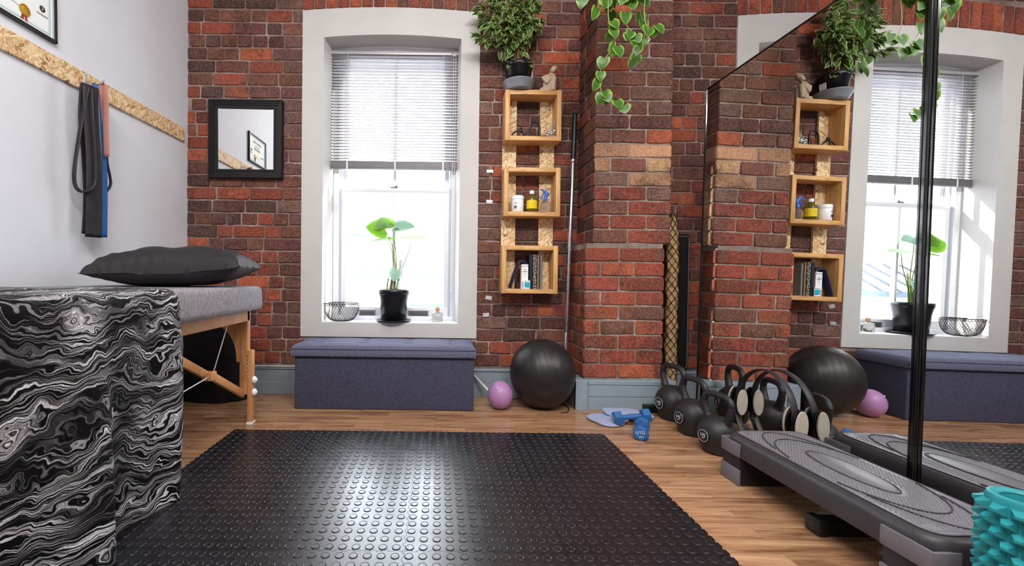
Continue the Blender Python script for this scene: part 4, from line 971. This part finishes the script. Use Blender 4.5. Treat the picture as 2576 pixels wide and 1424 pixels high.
def ball(name, label, x, y, rx, rz, mat, ribs):
    b = B(); t = bmesh.new(); nu, nv = 96, 72
    prof = []
    for i in range(nv+1):
        a = -pi/2+pi*i/nv; x_ = sin(a); k = 1-(.008 if ribs and i % 6 == 0 and 8 < i < nv-8 else 0); prof.append((cos(a)*k if 0 < i < nv else 0, x_))
    lathe(b, prof, 72)
    m = Matrix.Diagonal((rx, rx, rz, 1)) @ Matrix.Rotation(rad(14), 4, 'Z') @ Matrix.Rotation(pi/2, 4, 'Y')
    bmesh.ops.transform(b, matrix=m, verts=b.verts)
    for v in b.verts:
        if v.co.z < -rz*.985: v.co.z = -rz*.985
    return thing_ball(name, label, b, (x, y, rz*.985), mat)
def thing_ball(name, label, b, loc, mat): return tag(obj(name, b, mat, loc=loc), label, 'ball')
ball('exercise_ball', 'large ribbed black exercise ball before the brick pillar corner', .69, 2.765, .21, .226, 'ball', True)
pb = ball('small_ball', 'small pale purple ball beside the big black ball', .408, 2.72, .082, .09, 'pball', False)
b = B(); ell(b, (-.025, -.06, .062), (.006, .004, .006), u=10, v=8); obj('valve_plug', b, 'white', pb)
b = B(); tube(b, [(.262, 2.99, .15), (.42, 2.83, .009)], .0085, 10); tag(obj('white_rod', b, 'cord', loc=(.3, 2.9, .12), world=True), 'thin white pipe slanting from the bench towards the purple ball', 'pipe')
for i, (x, z, rr_) in enumerate(((.362, 1.614, 0), (.362, 1.396, 3), (.366, .7, 12), (.349, .575, -2))):
    b = B(); box(b, -.03, .03, -.006, 0, -.012 if i else -.008, .012, .001); box(b, -.026, .026, -.01, -.005, -.006, -.001, .001); box(b, .018, .024, -.01, -.005, -.01, .01, .001); 
    if i > 1:
        for q in (-.012, 0, .012): box(b, q-.002, q+.002, -.008, -.005, -.01, .01)
    o = obj('metal_clip', b, 'clip', loc=(x, 3.062, z), rot=(0, rad(rr_), 0)); o.scale = (.78, 1, 1.2)
    tag(o, ['topmost small silver clip on the bricks between window and shelves', 'second silver clip down, level with the bottles', 'crooked silver clip level with the lowest shelf box bottom', 'lowest silver clip on the bricks right of the window'][i], 'clip', 'metal clips on the brickwork')
b = B(); tube(b, spline([(.86, 2.95, .25), (.9, 2.86, .215), (.94, 2.8, .21), (1.03, 2.79, .2), (1.2, 2.79, .197), (1.35, 2.8, .199), (1.5, 2.8, .2)], 6), .0035, 6)
tag(obj('power_cable', b, 'blackrub', loc=(1.2, 2.79, .2), world=True), 'thin black cable lying along the top of the grey plinth', 'cable')
b = B(); tube(b, spline([(.36, 2.8, .004), (.55, 2.93, .004), (.75, 2.95, .004), (.86, 2.8, .004), (.83, 2.66, .004), (.78, 2.64, .004)], 6), .0032, 6)
tag(obj('floor_cable', b, 'blackrub', loc=(.6, 2.9, 0), world=True), 'black cable looping on the floor behind the exercise ball', 'cable')
b = B(); box(b, 1.325, 1.42, 2.665, 2.72, 0, .045, .006); box(b, 1.335, 1.36, 2.66, 2.67, .01, .03, .002); tag(obj('power_adaptor', b, 'blackrub', loc=(1.37, 2.69, 0), world=True), 'small black power adaptor on the floor behind the farthest kettlebell', 'adaptor')

b = B(); tube(b, spline([(-1.8, 2.99, .2), (-1.4, 2.99, .2), (-1.1, 2.988, .201), (-.93, 2.996, .2)], 5), .0045, 6); tag(obj('white_cable', b, 'cord', loc=(-1.3, 2.99, .2), world=True), 'white cable along the skirting top between massage table and bench', 'cable')
# netted roll and black case beside the pillar
r = thing('netted_roll', 'tall straw-coloured roll in black netting between pillar and mirror', 'roll', (1.595, 2.88, .0))
b = B()
def roll(u, v): a = 2*pi*u; z = 1.28*v; q = .036+.004*sin(a*3+z*30)+.003*sin(a*5-z*50); q *= 1-.5*max(0, v-.85)/.15; return (q*cos(a), q*sin(a), z)
grid(b, roll, 24, 90); lathe(b, [(.018, 1.28), (0, 1.285)], 16); obj('straw_filling', b, 'straw', r)
b = B()
for k in range(6):
    for s in (-1, 1):
        tube(b, [((.042*(1-.5*max(0, t/120-.85)/.15))*cos(k*pi/3+s*t*.18), (.042*(1-.5*max(0, t/120-.85)/.15))*sin(k*pi/3+s*t*.18), 1.3*t/120) for t in range(121)], .002, 4, cap=False)
obj('netting', b, 'wire', r)
r = thing('black_case', 'tall black padded case standing on the skirting behind the mirror edge', 'case', (1.7, 3.0, .197))
b = B(); box(b, -.045, .09, -.005, .055, 0, .98, .025, 4); obj('case_body', b, 'blackcloth', r, auto=50); b = B(); tube(b, rr and [(x, -.006, z) for x, z in rr(-.03, .075, .02, .96, .02, 5)], .003, 6, closed=True); obj('piping', b, 'greycover', r)

# ---------------------------------------------------------------- kettlebells
def kettlebell():
    r = thing('kettlebell', 'largest black kettlebell, nearest the brick pillar', 'kettlebell', (1.425, 2.565, 0), (0, 0, rad(6)), 'black kettlebells by the mirror')
    b = B(); t = bmesh.new(); ell(b, (0, 0, .1), (.098, .1, .104), u=40, v=28); lathe(b, [(0, .0), (.066, .0), (.075, .01), (.088, .05), (0, .05)], 40)
    pts = [(-.0, -.05, .15), (0, -.064, .19), (0, -.083, .245), (0, -.084, .285), (0, -.06, .313), (0, -.02, .32), (0, .02, .32), (0, .06, .313), (0, .084, .285), (0, .083, .245), (0, .064, .19), (0, .05, .15)]
    path = spline(pts, 6); n = len(path); rs = [.0155+.012*abs(2*i/(n-1)-1)**3 for i in range(n)]; tube(b, path, rs, 18)
    o = obj('kettlebell_body', b, 'kb', r); blend(o, .0042, 8, .6)
    for v in o.data.vertices:
        if v.co.z < .004: v.co.z = 0
    b = B(); tube(b, [( -.0165*0-.0, y, .3355-abs(y)**2*1.4) for y in (-.05, -.025, 0, .025, .05)], .0035, 8, sq=(1, .7)); 
    b2 = B(); rr2 = [p for p in path if p[2] > .27]; tube(b2, [V(p)+V((0, 0, 0)) for p in rr2], .0168, 18); obj('grip_sleeve', b2, 'kb', r); b.free()
    for s, body in ((-1, 'HS'), (1, '8')):
        m = Matrix.Rotation(s*pi/2, 4, 'Y')
        b = B(); lathe(b, [(0, .003), (.0365, .003), (.0375, 0), (.034, -.02)], 40, s*.0955, 0, .1, m); bd_ = obj('badge', b, 'blackrub', r)
        b = B(); lathe(b, [(.0308, .0032), (.0308, .0037), (.0328, .0037), (.0328, .0032)], 40, s*.0955, 0, .1, m); obj('badge_ring', b, 'whiteink', bd_)
        rot = (pi/2, 0, s*pi/2); text('badge_text', body, .028 if s < 0 else .022, 'whiteink', bd_, (s*.0989, 0, .1035), rot); text('badge_small_text', 'FITNESS' if s < 0 else 'KG', .0055 if s < 0 else .012, 'whiteink', bd_, (s*.0989, 0, .088), rot)
    return r
k1 = kettlebell(); k1.location = (1.44, 2.565, 0); k1.rotation_euler = (0, 0, rad(12))
clone(k1, (1.415, 2.315, 0), (0, 0, rad(10)), 'middle one of the three black kettlebells beside the mirror', (.95, .95, .94))
clone(k1, (1.385, 2.07, 0), (0, 0, rad(14)), 'smallest black kettlebell, nearest the step platform', (.88, .88, .88))

# ---------------------------------------------------------------- pilates ring
RC = V((1.582, 2.045, .0)); r = thing('pilates_ring', 'black pilates ring with beige pads standing against the mirror', 'pilates ring', RC, (0, rad(3), 0))
b = B(); tube(b, [(0, .18*cos(2*pi*k/72), .212+.2*sin(2*pi*k/72)) for k in range(72)], 1, 10, closed=True, sq=(.017, .005), up=(1, 0, 0)); obj('ring_band', b, 'kb', r)
for s in (-1, 1):
    b = B(); ov = lambda h, w_, n=28: [(w_*cos(2*pi*k/n), h*sin(2*pi*k/n)) for k in range(n)]
    for q in (-.022, .012):
        prism(b, ov(.07, .029), .012, Matrix(((1, 0, 0, 0), (0, 0, -1, s*.18+q+.011), (0, 1, 0, .212), (0, 0, 0, 1))), .003)
    box(b, -.013, .013, s*.18-.03, s*.18+.03, .18, .244, .005); h = obj('pad_housing', b, 'blackgloss', r)
    for q, o_ in ((-.034, 0), (.034, 0)):
        b = B(); prism(b, ov(.067, .027), .009, Matrix(((1, 0, 0, 0), (0, 0, -1, s*.18+q+.0045), (0, 1, 0, .212), (0, 0, 0, 1))), .002); obj('foam_pad', b, 'beigepad', h)

# ---------------------------------------------------------------- dumbbells and knee pads
def dumbbell(label, loc, rot):
    r = thing('dumbbell', label, 'dumbbell', loc, rot, 'small blue dumbbells')
    m = Matrix.Rotation(pi/2, 4, 'Y'); b = B(); lathe(b, [(.014, -.06), (.0165, 0), (.014, .06)], 20, mat=m); obj('handle', b, 'blue', r)
    for s in (-1, 1):
        t = bmesh.new(); hexp = [(.041*cos(pi/6+k*pi/3), .041*sin(pi/6+k*pi/3)) for k in range(6)]; b = B(); prism(t, hexp, .046, None, .008, seg=3)
        merge(b, t, Matrix.Translation((s*.078-.023, 0, 0)) @ Matrix(((0, 0, 1, 0), (1, 0, 0, 0), (0, 1, 0, 0), (0, 0, 0, 1)))); h = obj('head', b, 'blue', r, auto=50)
        text('weight_text', 'OTG', .022, 'whiteink', h, (s*.1013, 0, .007), (pi/2, 0, s*pi/2)); text('weight_number', '2KG', .013, 'whiteink', h, (s*.1013, 0, -.014), (pi/2, 0, s*pi/2))
    return r
dumbbell('blue hexagonal dumbbell lying across the other one', (1.12, 2.415, .056), (rad(8), rad(-8), rad(-6)))
# the second one shows its end face to the camera
d2 = dumbbell('blue hexagonal dumbbell on the floor with its marked end facing out', (1.115, 2.285, .036), (0, 0, 0)); d2.rotation_euler = (rad(-14), 0, rad(62))
def kneepad(label, loc, rotz, z, lobes):
    b = B(); n = 90; pts = []
    for k in range(n): a = 2*pi*k/n; q = lobes(a); pts.append((q[0]*cos(a), q[1]*sin(a)))
    prism(b, pts, .016, None, .006, seg=4); tube(b, [(x*.995, y*.995, .008) for x, y in pts], .0035, 6, closed=True)
    return tag(obj('gel_pad', b, 'gel', loc=(loc[0], loc[1], z), rot=(0, 0, rotz), auto=60), label, 'pad', 'pale blue gel pads')
kneepad('pale blue cloud-shaped gel pad lying flat on the floor', (1.03, 2.51, 0), .4, .001, lambda a: (.125*(1+.14*cos(3*a)), .1*(1+.14*cos(3*a))))
p2 = kneepad('pale blue cloud-shaped gel pad resting on the other one', (1.16, 2.565, 0), -.25, .018, lambda a: (.13*(1+.1*cos(2*a+.6)+.06*cos(5*a)), .085*(1+.06*cos(5*a)))); p2.rotation_euler = (rad(2), rad(1), -.25)

# ---------------------------------------------------------------- step platform
SX0, SX1, SY0, SY1, SZ = 1.245, 1.585, 1.04, 1.835, .2
r = thing('step_platform', 'charcoal aerobic step platform with textured top before the mirror', 'step platform', ((SX0+SX1)/2, (SY0+SY1)/2, 0), (0, 0, rad(0)))
P = lambda n, b, m, **k: obj(n, b, m, r, world=True, **k)
b = B(); out = rr(SX0, SX1, SY0, SY1, .07, 10); lev = [(.118, .002), (.125, 0), (.178, .004), (.19, .008), (.197, .016), (.199, .026)]; cx, cy = (SX0+SX1)/2, (SY0+SY1)/2
def inset(d): return rr(SX0+d, SX1-d, SY0+d, SY1-d, .07-d*.9, 10)
rings = [[b.verts.new((x, y, z)) for x, y in inset(d)] for z, d in lev]
for a, c in zip(rings, rings[1:]):
    for i in range(len(out)): k = (i+1) % len(out); f = b.faces.new((a[i], a[k], c[k], c[i])); f.smooth = True
b.faces.new(rings[-1]); P('platform', b, 'step')
b = B(); b2 = inset(.03); prism(b, b2, .0018, Matrix.Translation((0, 0, .199)))      # grip surface with scale studs
ecx, ecy = cx, cy
def grip():
    bb = B(); bx = SX0+.045; px_, py_ = .0115, .013
    i = 0; y = SY0+.045
    while y < SY1-.045:
        x = SX0+.045+(.0058 if i % 2 else 0)
        while x < SX1-.045:
            e1 = ((x-ecx)/.062)**2+((y-ecy)/.165)**2
            corner = all(((x-a_)**2+(y-c_)**2) > .035**2 or not ((x-a_)*sx_ > 0 and (y-c_)*sy_ > 0) for a_, c_, sx_, sy_ in ((SX0+.08, SY0+.08, -1, -1), (SX1-.08, SY0+.08, 1, -1), (SX0+.08, SY1-.08, -1, 1), (SX1-.08, SY1-.08, 1, 1)))
            if e1 > 1.12 and corner:
                v = [bb.verts.new((x-.005, y, .2008)), bb.verts.new((x, y-.0045, .2008)), bb.verts.new((x+.005, y, .2008)), bb.verts.new((x, y+.006, .2008)), bb.verts.new((x, y+.001, .2032))]
                for q in range(4): bb.faces.new((v[q], v[(q+1) % 4], v[4]))
            x += px_
        y += py_*.55; i += 1
    return bb
t = grip(); merge(b, t); P('grip_surface', b, 'stepgrey')
b = B(); lathe(b, [(1, 0), (.985, .0035), (.95, .0045), (0, .0045)], 56, mat=Matrix.Translation((ecx, ecy, .2)) @ Matrix.Diagonal((.05, .15, 1, 1))); P('centre_oval', b, 'stepgrey')
b = B()
for cy_, rx_, ry_, a0, a1 in ((ecy, .135, .27, -160, -20), (ecy, .135, .27, 20, 160), (ecy, .13, .345, -150, -30), (ecy, .13, .345, 30, 150)):
    tube(b, [(ecx+rx_*cos(rad(a0+(a1-a0)*k/40)), cy_+ry_*sin(rad(a0+(a1-a0)*k/40)), .2035) for k in range(41)], .0022, 6)
tube(b, [(x, y, .2005) for x, y in inset(.029)], .0022, 6, closed=True)
tube(b, [(ecx+.053*cos(2*pi*k/48), ecy+.157*sin(2*pi*k/48), .2025) for k in range(48)], .002, 6, closed=True)
P('groove_lines', b, 'step')
def foot(ya, yb, e):
    b = B(); box(b, SX0+.003, SX1-.003, ya+.003, yb-.003, 0, .13, .004); P('riser_core', b, 'stepdark', auto=40)
    yo = yb if e > 0 else ya
    for x, q in ((SX0, 1), (SX1, -1)):
        for z0, z1 in ((.118, .172), (.0, .066)):
            b = B(); box(b, x-.003*q, x+.006*q, ya+.0, yb, z0, z1, .002); box(b, x, x+.07*q, yo-.006*e, yo+.003*e, z0, z1, .002); P('riser_panel', b, 'stepgrey', auto=40)
foot(SY1-.115, SY1-.004, 1); foot(SY0+.004, SY0+.13, -1)
b = B(); box(b, SX0+.012, SX1-.012, SY0+.12, SY1-.11, .112, .13); P('underside', b, 'stepdark')
b = B(); box(b, 1.275, 1.5, 1.385, 1.435, .0, .05, .005); t = bmesh.new(); box(t, 1.268, 1.3, 1.38, 1.44, .0, .055, .006); merge(b, t); tag(obj('push_up_bar', b, 'blackrub', loc=(1.39, 1.41, 0), world=True, auto=40), 'black square bar lying on the floor under the step platform', 'bar')

# ---------------------------------------------------------------- spiky foam roller
r = thing('foam_roller', 'teal spiked foam roller standing upright in the right corner of view', 'foam roller', (1.345, .955, 0))
b = B(); lathe(b, [(.036, 0), (.056, 0), (.058, .006), (.058, .35), (.055, .358), (.046, .36), (.038, .356), (.036, .35), (.036, .0)], 48); obj('roller_body', b, 'teal', r, auto=50)
b = B(); nr, nc = 13, 12
for i in range(nr):
    for j in range(nc):
        a = 2*pi*(j+(.5 if i % 2 else 0))/nc; z = .016+i*.0262; ha = pi/nc*.98; hz = .0125; R1, R2 = .0565, .076
        bs_ = [(R1*cos(a+s*ha), R1*sin(a+s*ha), z+q*hz) for s, q in ((-1, -1), (1, -1), (1, 1), (-1, 1))]; tp = [(R2*cos(a+s*.07), R2*sin(a+s*.07), z+q*.003) for s, q in ((-1, -1), (1, -1), (1, 1), (-1, 1))]
        v = [b.verts.new(p) for p in bs_]; tt = [b.verts.new(p) for p in tp]
        for q in range(4): b.faces.new((v[q], v[(q+1) % 4], tt[(q+1) % 4], tt[q]))
        b.faces.new(tt)
obj('spikes', b, 'teal', r)
b = B(); lathe(b, [(.0362, .004), (.0362, .352)], 40); obj('inner_core', b, 'stepdark', r)
